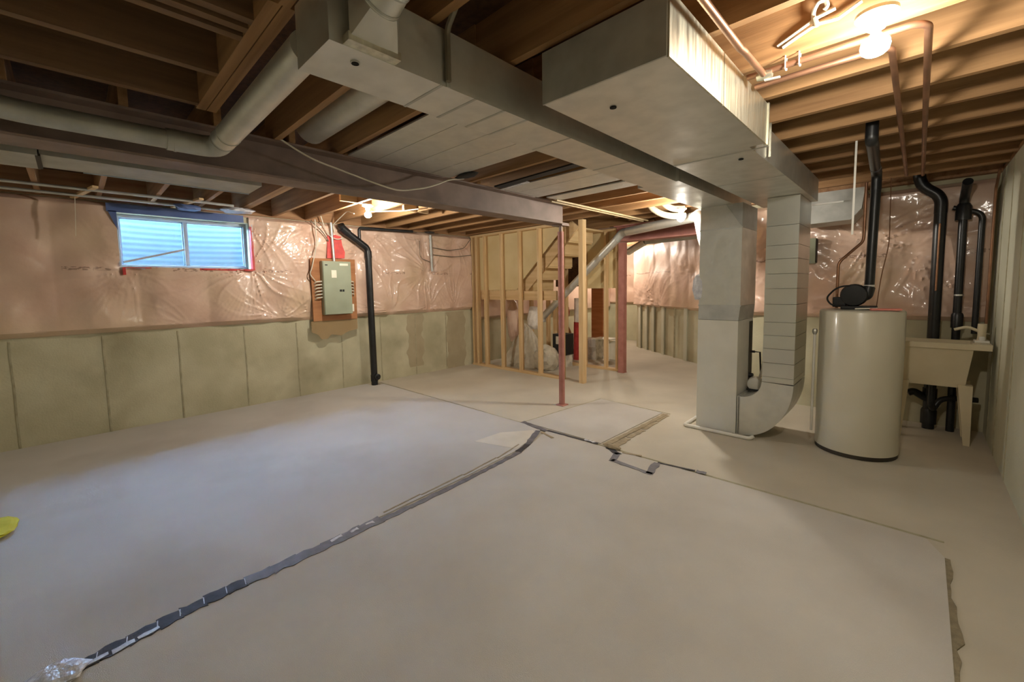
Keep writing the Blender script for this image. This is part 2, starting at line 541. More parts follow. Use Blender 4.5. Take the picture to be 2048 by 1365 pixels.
# membrane over the opening, window's blue light in its colour, red tape round it
box('header_membrane', M_WRAP, XL + 0.092, XL + 0.098, 0.30, 1.52, WZ1 - .01, 2.385, win, label='membrane strip tinted with blue window light')
MB().prism([(.31, WZ1), (.375, WZ1), (.375, 2.12), (.36, 2.16)], 'x', XL + .092, XL + .098).build('side_membrane', M_WRAP, win)
rn = random.Random(3)
for k in range(14):
    y0_ = .40 + .085 * k
    h = rn.uniform(.012, .026) * (1 if k > 5 else .5)
    box('red_tape', M_RED, XL + .02, XL + .075 + rn.uniform(0, .012), y0_, y0_ + .086, WZ0 - .004 - h, WZ0 - .004, win)
for k in range(6):
    z0_ = WZ0 - .02 + .09 * k
    box('red_tape', M_RED, XL + .02, XL + .075 + rn.uniform(0, .012), WY1 + .002, WY1 + .002 + rn.uniform(.012, .026), z0_, z0_ + .091, win)
box('red_tape', M_RED, XL + .02, XL + .083, 0.385, 0.41, 1.655, WZ0 - .006, win)
st = MB().bar((XL - .085, 0.41, WZ0 + .055), (XL - .085, 0.945, 1.955), 0.02, 0.026, up=(1, 0, 0)).build(
    'security_stick', M_GALVD, None, 'slim grey bar leaning diagonally across the left pane of the window', 'bar')
# torn plastic edge curling round the opening
rn = random.Random(11)
ed = []
for (ya, za, yb, zb, n_) in ((0.36, 2.28, 0.37, WZ0, 6), (0.37, WZ0 - .01, 1.6, WZ0 - .01, 12), (1.615, WZ0, 1.61, 2.3, 6)):
    for k in range(n_):
        t0, t1 = k / n_, (k + 0.9) / n_
        p = Vector((XL + .07, ya + (yb - ya) * t0, za + (zb - za) * t0 + rn.uniform(-.012, .012)))
        q = Vector((XL + .075, ya + (yb - ya) * t1, za + (zb - za) * t1 + rn.uniform(-.012, .012)))
        ed.append((p, q))
b = MB()
for p, q in ed:
    b.bar(p, q, 0.004, rn.uniform(.008, .018), up=(0, .3, 1) if abs(p.z - q.z) < .05 else (0, 1, 0))
b.build('plastic_edge', M_TAPEW, win, label='ragged clear plastic edge', kind='stuff')

# window well outside
ww = MB()
n1, n2 = 24, 120
P = np.zeros((n1 + 1, n2 + 1, 3))
for i in range(n1 + 1):
    for j in range(n2 + 1):
        a = math.pi * i / n1
        z = 1.45 + 0.94 * j / n2
        r_ = 1 + 0.0016 * math.sin(z * 2 * math.pi / 0.07)
        P[i, j] = (XL - 0.26 - 0.72 * math.sin(a) * r_, 0.98 - 0.95 * math.cos(a) * r_, z)
ww.grid(P)
wwo = ww.build('window_well', M_WELL, None, 'corrugated steel well curving round the outside of the basement window', 'window well')
md = wwo.modifiers.new('thick', 'SOLIDIFY')
md.thickness = 0.006
struct(box('trim_1', M_FLOOR, XL - 1.3, XL - 0.26, -0.3, 2.3, 1.30, 1.45))   # gravel bed of the well

struct(box('ground_outside', mat('lawn_dark', '2c3326', '232a1e', rough=1, scale=30), -14, XL - 1.0, -8, 10, 2.1, 2.3))
fn = thing('garden_fence', (-9.6, 1.0, 2.3), 'dark board fence outside, a thin band at the top of the window', 'fence')
M_FEN = mat('fence_stain', '263640', '202e36', rough=0.8, scale=6)
f0 = box('fence_board', M_FEN, -9.62, -9.60, -3.0, -2.86, 2.3, 3.0, fn)
for k in range(1, 60):
    copy_part(f0, (0, .15 * k, 0))
box('fence_rail', M_FEN, -9.66, -9.62, -3.0, 6.0, 2.45, 2.53, fn)
box('fence_rail', M_FEN, -9.66, -9.62, -3.0, 6.0, 2.80, 2.88, fn)

# ------------------------------------------------------------------ wrinkled insulation sheets
def sheet(name, P0, U, NRM, ulen, z0, z1, label, hole=None, anchors=(), seed=0, step=0.022, base=0.06, bulge=0.02, amp=1.0):
    rs = np.random.RandomState(seed)
    nu, nz = max(4, int(ulen / step)), max(4, int((z1 - z0) / step))
    u = np.linspace(0, ulen, nu + 1)
    z = np.linspace(z0, z1, nz + 1)
    if hole:
        for i, e in ((0, u), (1, u), (2, z), (3, z)):
            e[np.argmin(abs(e - hole[i]))] = hole[i]
    Ug, Zg = np.meshgrid(u, z, indexing='ij')
    d = base + bulge * np.abs(np.sin(math.pi * Ug / 0.61 + seed))
    for k in range(22):
        a = rs.uniform(0, 2 * math.pi)
        f = rs.uniform(3, 26)
        d += 0.010 / (1 + f * 0.18) * np.sin(f * (Ug * math.cos(a) + Zg * math.sin(a)) + rs.uniform(0, 6)) * amp
    for (au, az, A, R, k) in anchors:
        du, dz = Ug - au, Zg - az
        r = np.hypot(du, dz)
        th = np.arctan2(dz, du)
        for (km, Am, w1, w2, sh) in ((0.42, 0.55, 1.6, 1.1, 4), (1.35, 0.34, 1.2, 1.4, 4), (2.9, 0.16, 1.0, 1.8, 3)):
            wob = w1 * np.sin(2 * th + rs.uniform(0, 6)) + w2 * np.sin(5 * th + rs.uniform(0, 6)) + 0.9 * np.sin(r * 7 + rs.uniform(0, 6)) + rs.uniform(0, 6)
            rid = (1 - np.abs(np.sin(k * km * th + wob))) ** sh * (0.55 + 0.45 * np.sin(3 * th + rs.uniform(0, 6)))
            fade = 0.5 + 0.5 * np.sin(r * rs.uniform(9, 16) + 2.5 * th + rs.uniform(0, 6)) if km > 1 else 1.0
            d += A * Am * amp * np.exp(-(r / R) ** 1.6) * (1 - np.exp(-(r / 0.06))) * (rid - 0.15) * fade
        d -= 0.03 * np.exp(-(r / 0.09) ** 2)
    e = np.minimum.reduce([(Zg - z0) / 0.05, (z1 - Zg) / 0.05, np.full_like(Ug, 1.0)])
    d = np.clip(d, 0.006, 0.095) * np.clip(e, 0.0, 1.0) + 0.003
    U, NRM, P0 = Vector(U), Vector(NRM), Vector(P0)
    bm = bmesh.new()
    V = {}
    def gv(i, j):
        if (i, j) not in V:
            p = P0 + U * u[i] + NRM * float(d[i, j])
            V[i, j] = bm.verts.new((p.x, p.y, z[j]))
        return V[i, j]
    for i in range(nu):
        for j in range(nz):
            if hole and u[i] >= hole[0] - 1e-6 and u[i + 1] <= hole[1] + 1e-6 and z[j] >= hole[2] - 1e-6 and z[j + 1] <= hole[3] + 1e-6:
                continue
            bm.faces.new([gv(i, j), gv(i + 1, j), gv(i + 1, j + 1), gv(i, j + 1)])
    m_ = MB()
    m_.bm = bm
    m_.smooth = True
    bd = [e_ for e_ in bm.edges if len(e_.link_faces) == 1]
    r = bmesh.ops.extrude_edge_only(bm, edges=bd)
    for v in r['geom']:
        if isinstance(v, bmesh.types.BMVert):
            off = (v.co - P0).dot(NRM)
            v.co -= NRM * (off - 0.001)
    return m_.build(name, M_INS, None, label, 'insulation')

A_L = [(2.32, 1.76, .060, .55, 26), (2.36, 2.30, .050, .42, 22), (3.05, 2.28, .05, .45, 20), (3.0, 1.08, .045, .45, 22), (1.15, 1.70, .035, .4, 18),
       (3.75, 2.0, .045, .5, 18), (4.25, 1.12, .05, .5, 20), (4.95, 1.72, .05, .55, 24), (5.0, 1.15, .05, .4, 22), (4.9, 2.3, .04, .4, 18), (3.62, 1.2, .04, .4, 18),
       (5.55, 1.10, .05, .5, 24), (5.6, 2.3, .035, .5, 18), (1.7, 1.05, .02, .4, 14), (2.6, 1.1, .045, .4, 20), (3.9, 2.3, .035, .4, 18)]
sheet('insulation_blanket', (XL, -0.74, 0), (0, 1, 0), (1, 0, 0), 5.93, 1.05, 2.405,
      'pink insulation behind shiny wrinkled plastic around the blue-lit window', hole=(1.11, 2.335, 1.735, 2.38), anchors=A_L, seed=3, step=0.0135)
sheet('insulation_blanket', (XL, 5.29, 0), (0, 1, 0), (1, 0, 0), 4.85, 0.85, 2.405,
      'pink insulation on the wall behind the stair enclosure', anchors=[(1, 1.2, .04, .5, 18)], seed=5, step=0.05)
A_B = [(0.25 + 0.55, 1.95, .05, .45, 24), (1.55, 1.85, .05, .5, 22), (1.0, 1.15, .04, .4, 20), (1.9, 1.75, .05, .5, 24), (2.25, 1.2, .04, .4, 18), (0.45, 1.3, .04, .5, 18)]
sheet('insulation_blanket', (-1.94, YB, 0), (1, 0, 0), (0, -1, 0), 2.42, 1.05, 2.37,
      'pink plastic-covered insulation on the wall behind the white tank', anchors=A_B, seed=9, step=0.016)
nf = Vector((-dd.y, dd.x, 0))
nf = nf if nf.dot(Vector((0, 0, 0)) - p0) > 0 else -nf
sheet('insulation_blanket', p0, dd, nf, (p1 - p0).length - .02, 0.97, 2.36, 'pink insulation with fine folds and a bright glint on the angled far wall',
      anchors=[(2.6, 1.1, .06, .55, 30), (2.9, 1.2, .05, .5, 26), (2.2, 1.05, .05, .5, 26), (1.0, 1.7, .03, .5, 18)], seed=13, step=0.025)
sheet('insulation_blanket', (-4.9, 10.2, 0), (-1, 0, 0), (0, -1, 0), 1.18, 0.97, 2.38,
      'narrow strip of pink insulation at the farthest end wall', anchors=[(.5, 1.4, .04, .5, 18)], seed=15, step=0.05)

# ------------------------------------------------------------------ steel
bt = thing('steel_beam', (-3.10, 1.7, 2.18), 'dark primed steel I-beam running from the red post towards the left edge', 'beam')
box('bottom_flange', M_STEEL, -3.20, -3.0, YN, 4.12, 2.18, 2.193, bt)
box('web', M_STEEL, -3.108, -3.092, YN, 4.12, 2.193, 2.407, bt)
box('top_flange', M_STEEL, -3.20, -3.0, YN, 4.12, 2.407, ZJ, bt)
b2 = thing('steel_beam', (-2.75, 6.30, 2.18), 'reddish steel beam beyond the far square post', 'beam')
box('bottom_flange', M_REDST, -3.62, -1.95, 6.20, 6.40, 2.16, 2.173, b2)
box('web', M_REDST, -3.62, -1.95, 6.292, 6.308, 2.173, 2.407, b2)
box('top_flange', M_REDST, -3.62, -1.95, 6.20, 6.40, 2.407, ZJ, b2)
c1 = thing('steel_post', (-3.085, 4.07, 0), 'round reddish steel post standing free under the end of the beam', 'post')
MB().lathe([(0.036, 0.012), (0.036, 2.10)], (-3.085, 4.07, 0), 20).build('shaft', M_REDST, c1)
MB().lathe([(0.022, 2.10), (0.022, 2.165)], (-3.085, 4.07, 0), 14).build('screw_jack', M_STEEL, c1)
box('base_plate', M_REDST, -3.14, -3.03, 4.015, 4.125, 0, 0.012, c1)
box('cap_plate', M_STEEL, -3.16, -3.01, 4.0, 4.14, 2.165, 2.18, c1)
c2 = thing('steel_post', (-3.50, 6.29, 0), 'square brownish-red post at the open end of the far stud wall', 'post')
box('shaft', M_REDST, -3.555, -3.455, 6.24, 6.34, 0.01, 2.15, c2)
box('base_plate', M_REDST, -3.56, -3.45, 6.235, 6.345, 0, 0.01, c2)
box('cap_plate', M_STEEL, -3.56, -3.45, 6.235, 6.345, 2.15, 2.16, c2)

# ------------------------------------------------------------------ ducts
def seam(x0, x1, y, z, parent, w=0.012):
    return box('drive_cleat', M_GALVD, x0, x1, y - w / 2, y + w / 2, z - 0.0015, z, parent)
d1 = thing('supply_trunk_duct', (-1.43, 2.6, 2.2), 'long narrow galvanized trunk duct with a round plug hole, nearer the beam', 'duct')
ys = [0.585, 1.0, 1.165, 1.325, 1.47, 1.80, 2.40, 3.1]
for a, b_ in zip(ys, ys[1:]):
    box('duct_section', M_GALV, -1.55, -1.30, a, b_, 2.20, 2.405, d1)
box('duct_section', M_GALV, -1.60, -1.28, 3.1, 4.95, 2.20, 2.405, d1)
for y in ys[1:-1]:
    seam(-1.552, -1.298, y, 2.20, d1)
box('drive_cleat', M_GALVD, -1.30, -1.294, 1.02, 1.036, 2.2, 2.40, d1)
MB().lathe([(0.016, 2.196), (0.016, 2.201)], (-1.37, 0.70, 0), 18).build('plug_ring', M_GALVD, d1)
MB().lathe([(0.012, 2.194), (0.012, 2.199)], (-1.37, 0.70, 0), 18).build('plug_hole', M_HOLE, d1, label='dark round test hole')
# boot with round collar on the right face
bo = thing('duct_boot', (-1.2, 0.72, 2.21), 'shiny boot tapering from the trunk duct to a round collar at the top edge', 'duct boot')
def ring_rect(x, y0, y1, z0, z1, n=24):
    out = []
    for k in range(n):
        a = 2 * math.pi * k / n
        c_, s_ = math.cos(a), math.sin(a)
        mx_ = max(abs(c_), abs(s_))
        out.append((x + 0, (y0 + y1) / 2 + (y1 - y0) / 2 * c_ / mx_, (z0 + z1) / 2 + (z1 - z0) / 2 * s_ / mx_))
    return out
def ring_c(c, r, tdir, n=24):
    t = Vector(tdir).normalized()
    u = Vector((0, 1, 0))
    u = (u - t * u.dot(t)).normalized()
    v = t.cross(u)
    if v.z < 0:
        v = -v
    return [tuple(Vector(c) + u * r * math.cos(2 * math.pi * k / n) + v * r * math.sin(2 * math.pi * k / n)) for k in range(n)]
ra = ring_rect(-1.27, 0.635, 0.80, 2.215, 2.38)
b = MB()
b.smooth = True
b.loft([ra, ring_c((-1.205, 0.705, 2.312), 0.062, (1, 0, .45))])
b.build('transition', M_GALV, bo)
MB().box(-1.30, -1.262, 0.628, 0.807, 2.203, 2.228).build('bottom_lip', M_GALVB, bo)
MB().tube([(-1.207, .705, 2.311), (-1.09, .705, 2.364)], 0.060, 24).build('collar', M_GALV, bo)
for t in (0.06, .5, .95):
    c = Vector((-1.207, .705, 2.311)).lerp(Vector((-1.09, .705, 2.364)), t)
    dv = Vector((.117, 0, .053)).normalized()
    MB().tube([c, c + dv * 0.006], .0625, 24).build('crimp_ring', M_GALVD, bo)
# hanger strap with bend
hs = MB().tube([(-1.285, 1.02, 2.215), (-1.285, 1.02, 2.40), (-1.12, .975, 2.47)], 0.011, 8, fillet=0.03).build(
    'duct_hanger', M_STRAP, None, 'thin pale hanger rising from the seam of the supply trunk duct', 'hanger')

d2 = thing('return_trunk_duct', (-0.9, 2.8, 2.2), 'wide galvanized trunk duct with a bright streaked side near the bare ceiling bulb', 'duct')
box('duct_section', M_GALV, -1.145, -0.625, 1.405, 2.64, 2.20, 2.40, d2)
box('duct_section', M_GALV, -1.145, -0.70, 2.64, 4.86, 2.20, 2.40, d2)
box('side_panel', M_GALVB, -0.625, -0.617, 1.405, 1.935, 2.195, 2.405, d2, label='bright streaked side sheet')
box('side_panel', M_GALVB, -0.625, -0.617, 1.945, 2.645, 2.195, 2.405, d2, label='bright streaked side sheet')
box('end_panel', M_GALVD, -1.147, -0.623, 1.397, 1.405, 2.198, 2.402, d2)
box('corner_flange', M_GALVB, -0.632, -0.61, 2.64, 2.655, 2.19, 2.41, d2)
seam(-1.146, -0.62, 2.70, 2.20, d2, .02)
seam(-1.146, -0.70, 3.5, 2.20, d2)
for (x, y) in ((-0.955, 1.63), (-0.80, 2.85)):
    MB().lathe([(0.014, 2.195), (0.014, 2.199)], (x, y, 0), 16).build('plug_hole', M_HOLE, d2)

# joist panning sheets between beam and trunk
pn = thing('joist_panning', (-2.3, 1.9, 2.41), 'flat sheet-metal pans closing the joist bays beside the supply trunk', 'duct panel')
yy = 1.43
for w in (0.20, 0.24, 0.26, 0.21):
    box('pan', M_GALV, -2.97, -1.56, yy, yy + w - .004, 2.408, 2.418, pn)
    yy += w
box('pan', M_GALV, -2.97, -1.61, 2.98, 3.19, 2.408, 2.418, pn)
box('pan', M_GALV, -2.97, -1.61, 3.195, 3.52, 2.408, 2.418, pn)
box('pan', M_GALV, -2.90, -1.61, 3.58, 3.80, 2.402, 2.414, pn)
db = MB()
db.bar((-2.92, 2.87, 2.405), (-1.7, 2.80, 2.405), 0.085, 0.012).build('tape_or_shade_strip', M_BLK, pn, label='black strip painting the dark slot of the open bay')  # black strip stands in for the shade inside the open slot
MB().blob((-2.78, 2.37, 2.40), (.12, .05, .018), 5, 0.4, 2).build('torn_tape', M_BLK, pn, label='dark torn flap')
MB().bar((-2.95, 2.96, 2.40), (-2.6, 2.95, 2.41), 0.05, 0.006).build('foil_scrap', M_TAPEW, pn, label='crumpled shiny foil')

# round ducts
rd = thing('round_duct', (-2.2, 0.62, 2.27), 'round galvanized branch duct with an elbow, hanging in front of the beam at left', 'duct')
MB().tube([(-1.55, 0.62, 2.285), (-2.70, 0.62, 2.265)], 0.057, 22).build('straight_run', M_GALV, rd)
MB().tube([(-2.70, 0.62, 2.265), (-2.885, 0.62, 2.262), (-2.885, 0.40, 2.262)], 0.056, 22, fillet=0.16).build('elbow', M_GALVD, rd)
MB().tube([(-2.885, 0.40, 2.262), (-2.885, -0.10, 2.262), (-2.85, -0.22, 2.262), (-2.6, -0.7, 2.27)], 0.049, 22, fillet=.05).build('straight_run', M_GALVD, rd)
for x in (-2.60, -2.72):
    MB().tube([(x, .62, 2.266), (x - .008, .62, 2.266)], 0.0595, 22).build('crimp_ring', M_GALVD, rd)
MB().tube([(-2.885, 0.44, 2.262), (-2.885, 0.43, 2.262)], 0.0585, 22).build('crimp_ring', M_GALVD, rd)
tube('round_duct', M_GALV, [(-2.96, 1.18, 2.53), (-1.62, 1.18, 2.53)], 0.098, n=24, label='fat round duct tucked between two joists beside the long trunk', cat='duct')
rb = thing('ceiling_duct', (-3.56, 0.1, 2.2), 'low rectangular grey duct running above the window behind the beam', 'duct')
box('duct_section', M_GALVD, -3.72, -3.40, -0.07, 0.99, 2.20, 2.40, rb)
box('duct_section', M_GALVD, -3.74, -3.38, YN, -0.075, 2.19, 2.40, rb)
box('window_lit_lip', M_VINYL, -3.727, -3.72, 0.1, 0.99, 2.195, 2.205, rb)  # pale blue lip paints the window light along the duct edge
MB().bar((-3.39, -.075, 2.195), (-3.73, -.075, 2.195), 0.02, 0.012).build('drive_cleat', M_DAMPF, rb)

# flue-like branch from plenum to under the stairs
rf = thing('round_duct', (-3.2, 5.8, 0.9), 'round silver duct diving diagonally behind the posts to under the stairs', 'duct')
MB().tube([(-2.0, 5.33, 2.27), (-3.22, 5.93, 2.27)], 0.062, 20).build('straight_run', M_GALV, rf)
MB().tube([(-3.22, 5.93, 2.27), (-3.36, 6.0, 2.27), (-3.46, 6.0, 2.17)], 0.0615, 20, fillet=.1).build('elbow', M_GALVD, rf)
MB().tube([(-3.46, 6.0, 2.17), (-4.86, 5.98, 0.98)], 0.062, 20).build('straight_run', M_GALV, rf)
MB().tube([(-4.86, 5.98, .98), (-4.95, 5.98, .90), (-4.97, 5.98, .82)], 0.0615, 20, fillet=.05).build('elbow', M_GALV, rf)
MB().tube([(-1.90, 5.2, 2.27), (-2.0, 5.33, 2.27)], 0.066, 20).build('crimp_ring', M_GALVD, rf)
MB().tube([(-1.57, 4.62, 1.80), (-1.66, 4.72, 1.90), (-1.86, 5.12, 2.20), (-1.92, 5.22, 2.27)], 0.062, 20, fillet=.08).build('takeoff', M_GALV, rf)
rg = thing('round_duct', (-3.2, 7.2, 2.2), 'short silver duct seen beyond the red far beam', 'duct')
MB().tube([(-3.95, 7.3, 2.08), (-3.45, 7.0, 2.22)], 0.062, 18).build('straight_run', M_GALV, rg)
MB().tube([(-3.45, 7.0, 2.22), (-2.2, 7.0, 2.24)], 0.06, 18, fillet=.05).build('straight_run', M_GALVD, rg)

# white flexible hoses by the far bulb
for p, lab in (([(-2.50, 5.15, 2.49), (-2.465, 5.15, 2.42), (-2.35, 5.15, 2.336), (-2.215, 5.15, 2.288), (-2.04, 5.14, 2.27)], 'left one of two pale bent pipes under the ceiling by the far bulb'),
               ([(-2.32, 5.13, 2.49), (-2.27, 5.13, 2.425), (-2.18, 5.13, 2.37), (-2.05, 5.13, 2.352)], 'right one of two pale bent pipes under the ceiling by the far bulb')):
    tube('vent_pipe', M_HOSE, p, 0.038, fillet=.06, label=lab, cat='pipe')

# ------------------------------------------------------------------ furnace
FX0, FX1, FY0, FY1 = -1.57, -1.20, 4.32, 4.82
fu = thing('furnace', ((FX0 + FX1) / 2, 4.57, 0), 'pale enamelled upright furnace cabinet under the silver plenum', 'furnace')
box('cabinet', M_FURN, FX0, FX1, FY0, FY1, 0.012, 1.10, fu, bevel=0.004)
for sx in (FX0 + .03, FX1 - .03):
    for sy in (FY0 + .04, FY1 - .04):
        MB().lathe([(0.012, 0.0), (0.012, 0.014)], (sx, sy, 0), 10).build('foot', M_BLK, fu)
box('side_access', M_DAMPF, FX1, FX1 + .004, FY1 - 0.13, FY1 - .02, 0.3, 1.07, fu, label='dark slot down the side')
MB().lathe([(0.012, 0.0), (0.012, 0.04)], (FX1 + .004, FY1 - .08, .76), 12, axis='x').build('gas_valve', M_BLK, fu)
MB().lathe([(0.03, 0.0), (0.02, 0.035)], (FX1 + .004, FY1 - .1, .52), 12, axis='x').build('gas_fitting', M_BLK, fu)
tube('gas_pipe', M_BLK, [(FX1 + .03, FY1 - .08, .76), (FX1 + .09, FY1 - .08, .76), (FX1 + .09, FY1 - .02, .5)], .008, fu, n=8)
pl = thing('plenum', ((FX0 + FX1) / 2, 4.57, 1.1), 'tall galvanized plenum box on top of the furnace', 'duct')
def frustum(x0, x1, y0, y1, z0, X0, X1, Y0, Y1, z1):
    return [[(x0, y0, z0), (x1, y0, z0), (x1, y1, z0), (x0, y1, z0)], [(X0, Y0, z1), (X1, Y0, z1), (X1, Y1, z1), (X0, Y1, z1)]]
MB().loft(frustum(FX0, FX1, FY0, FY1, 1.103, FX0 + .005, FX1 + .012, FY0 + .005, FY1, 1.24)).build('coil_case', M_GALVD, pl)
MB().box(FX0 + .005, FX1 + .012, FY0 + .005, FY1, 1.242, 1.97).build('plenum_body', M_GALV, pl)
MB().loft(frustum(FX0 + .005, FX1 + .012, FY0 + .005, FY1, 1.972, FX0 + .0, FX1 - .14, FY0 + .03, FY1, 2.198)).build('plenum_top', M_GALV, pl)
MB().loft([[(FX1 - .14, FY0 + .035, 2.198), (FX1 + .01, FY0 + .012, 2.198), (FX1 + .012, FY1, 2.198), (FX1 - .14, FY1, 2.198)],
           [(FX1 - .005, FY0 + .012, 1.975), (FX1 + .011, FY0 + .010, 1.975), (FX1 + .012, FY1, 1.975), (FX1 - .005, FY1, 1.975)]]).build('plenum_wing', M_GALVD, pl)
MB().bar((FX0 + .01, FY0 + .003, 1.235), (FX1, FY0 + .003, 1.155), .004, .004, up=(0, 1, 0)).build('cross_break', M_GALVD, pl)
MB().blob((FX0 - .005, FY0 + .02, 1.40), (.05, .02, .13), 21, .5, 2).build('foil_patch', M_TAPEW, pl, label='crumpled foil patch')
for z in (1.242, 1.972):
    box('drive_cleat', M_GALVD, FX0 - .001, FX1 + .018, FY0 + .002, FY0 + .01, z - .006, z + .006, pl)

dr = thing('return_drop_duct', (-0.95, 4.58, 0), 'curved-bottom silver return duct dropping beside the furnace', 'duct')
DX0, DX1, DY0, DY1 = -0.99, -0.745, 4.32, 4.84
zs = [0.55, 0.60, 0.73, 0.86, 0.98, 1.10, 1.26, 1.40, 1.53, 1.66, 1.78, 1.95, 2.198]
for i, (a, b_) in enumerate(zip(zs, zs[1:])):
    rr = random.Random(i + 40)
    t0, t1 = rr.uniform(0, .007), rr.uniform(0, .007)
    MB().loft([[(DX0, DY0 + t0, a + .002), (DX1, DY0 + t0, a + .002), (DX1, DY1, a + .002), (DX0, DY1, a + .002)],
               [(DX0, DY0 + t1, b_ - .001), (DX1, DY0 + t1, b_ - .001), (DX1, DY1, b_ - .001), (DX0, DY1, b_ - .001)]]).build('duct_section', M_DROP, dr)
pts = []
n = 18
for k in range(n + 1):       # outer sweep
    a = -math.pi / 2 + (math.pi / 2) * k / n
    pts.append((-1.165 + 0.42 * math.cos(a) if True else 0, 0.012 + 0.53 + 0.53 * math.sin(a)))
inn = []
for k in range(9):
    a = (math.pi / 2) * k / 8
    inn.append((-1.165 + 0.175 * math.cos(a), 0.55 - 0.17 * math.sin(a)))
MB().prism(pts + inn, 'y', DY0, DY1).build('elbow', M_GALV, dr)
box('collar', M_GALVD, -1.192, -1.165, DY0, DY1, 0.012, 0.385, dr)
box('filter_slot', M_DAMPF, -1.18, -1.176, DY0 - .003, DY0, 0.02, 0.38, dr, label='dark filter slot line')
cp = thing('condensate_pump', (-1.09, 4.66, 0.41), 'small white pump resting in the curve of the return duct', 'pump')
MB().lathe([(0.02, -.07), (0.065, -.05), (.075, 0), (.062, .05), (.02, .07)], (-1.11, 4.62, .46), 18, axis='y').build('body', M_PVC, cp)
box('base', M_BLK, -1.175, -1.05, 4.55, 4.70, .40, .415, cp)
tube('hose', M_PVC, [(-1.09, 4.66, .51), (-1.07, 4.68, .6), (-1.07, 4.72, .68)], .012, cp, n=8)
wp = thing('drain_pipe', (-1.37, 4.3, 0), 'bent white plastic drain pipe lying on the floor in front of the furnace', 'pipe')
tube('pipe_run', M_PVC, [(-1.66, 4.62, .018), (-1.66, 4.25, .018), (-1.06, 4.245, .018), (-1.05, 4.31, .018)], .017, wp, fillet=.03)

# ------------------------------------------------------------------ water tank
TX, TY, TR = -0.332, 4.60, 0.283
tk = thing('water_heater', (TX, TY, 0), 'beige cylindrical water tank standing beside the laundry sink', 'water heater')
MB().lathe([(TR - .012, .0), (TR - .004, .004), (TR - .004, .035)], (TX, TY, 0), 48).build('base_ring', M_DAMPF, tk)
MB().lathe([(TR, .037), (TR, 1.195), (TR - .006, 1.208), (TR - .02, 1.214), (0.02, 1.218)], (TX, TY, 0), 56).build('shell', M_TANK, tk)
bl = thing('vent_blower', (TX - .05, TY, 1.218), 'black vent blower with a cord on top of the water tank', 'blower')
MB().box(TX - .13, TX + .10, TY - .10, TY + .08, 1.219, 1.245).build('mount_plate', M_BLK, bl, bevel=.006)
MB().lathe([(.03, -.06), (.085, -.055), (.095, -.02), (.095, .02), (.085, .055), (.03, .06)], (TX - .05, TY - .01, 1.335), 24, axis='y').build('fan_housing', M_BLK, bl)
MB().box(TX - .19, TX - .10, TY - .06, TY + .04, 1.235, 1.32).build('motor', M_BLK, bl, bevel=.008)
MB().tube([(TX + .0, TY, 1.33), (TX + .03, TY, 1.33), (TX + .042, TY + .02, 1.40)], .042, 18, fillet=.04).build('outlet_elbow', M_ABS, bl)
tube('cord', M_BLK, [(TX - .03, TY - .05, 1.42), (TX - .16, TY - .08, 1.41), (TX - .235, TY - .08, 1.31), (TX - .19, TY - .08, 1.245), (TX - .1, TY - .08, 1.25)], .007, bl, n=8, fillet=.06)
tg = MB()
tg.bar((TX - .03, TY - .12, 1.226), (TX + .11, TY - .12, 1.232), .05, .008)
tgo = tg.build('hang_tag', M_LABEL, None, 'white paper tag lying on top of the tank beside the blower', 'tag')
MB().bar((TX + .07, TY - .17, 1.226), (TX + .25, TY - .13, 1.226), .07, .014).build('hang_tag', M_PINK, None, 'pink-red folded tag lying on top of the tank', 'tag')
vt = thing('vent_pipe', (TX + .065, TY + .02, 1.40), 'thick black vent pipe rising from the blower to the joists', 'pipe')
VX = TX + .042
tube('riser', M_ABS, [(VX, TY + .04, 1.40), (VX + .01, TY + .06, 2.20)], .034, vt, n=18)
tube('collar', M_PVC, [(VX, TY + .04, 1.405), (VX, TY + .04, 1.42)], .0365, vt, n=18, label='white clamp ring')
tube('elbow', M_ABS, [(VX + .01, TY + .06, 2.20), (VX + .01, TY + .06, 2.345), (VX + .012, TY - .14, 2.345)], .036, vt, n=18, fillet=.1)
tube('overhead_run', M_ABS, [(VX + .012, TY - .14, 2.345), (-.25, 3.66, 2.345), (-.25, 3.60, 2.345), (-.25, 3.60, 2.60)], .034, vt, n=18, fillet=.06)
tube('supply_pipe', M_COPP, [(TX - .18, TY + .12, 1.218), (TX - .18, TY + .12, 1.62), (TX - .02, TY + .20, 1.80), (TX - .02, TY + .2, 2.3)], .012, n=10, fillet=.04,
     label='thin copper pipe with a kink behind the vent blower', cat='pipe')
tube('discharge_tube', M_PVC, [(TX - TR - .022, TY - .06, .12), (TX - TR - .022, TY - .06, 1.0)], .010, tk, n=10)
MB().lathe([(.012, 0), (.02, .02), (.02, .04), (.012, .05)], (TX - TR - .022, TY - .06, .99), 12).build('valve', M_GALV, tk)
tube('tank_wire', M_COPP, [(TX + .09, TY + .12, 1.22), (TX + .11, TY + .14, 1.5), (TX + .15, TY + .14, 1.75), (TX + .14, TY + .14, 2.3)], .004, n=6, fillet=.1,
     label='thin reddish wire looping up beside the black vent pipe', cat='wire')

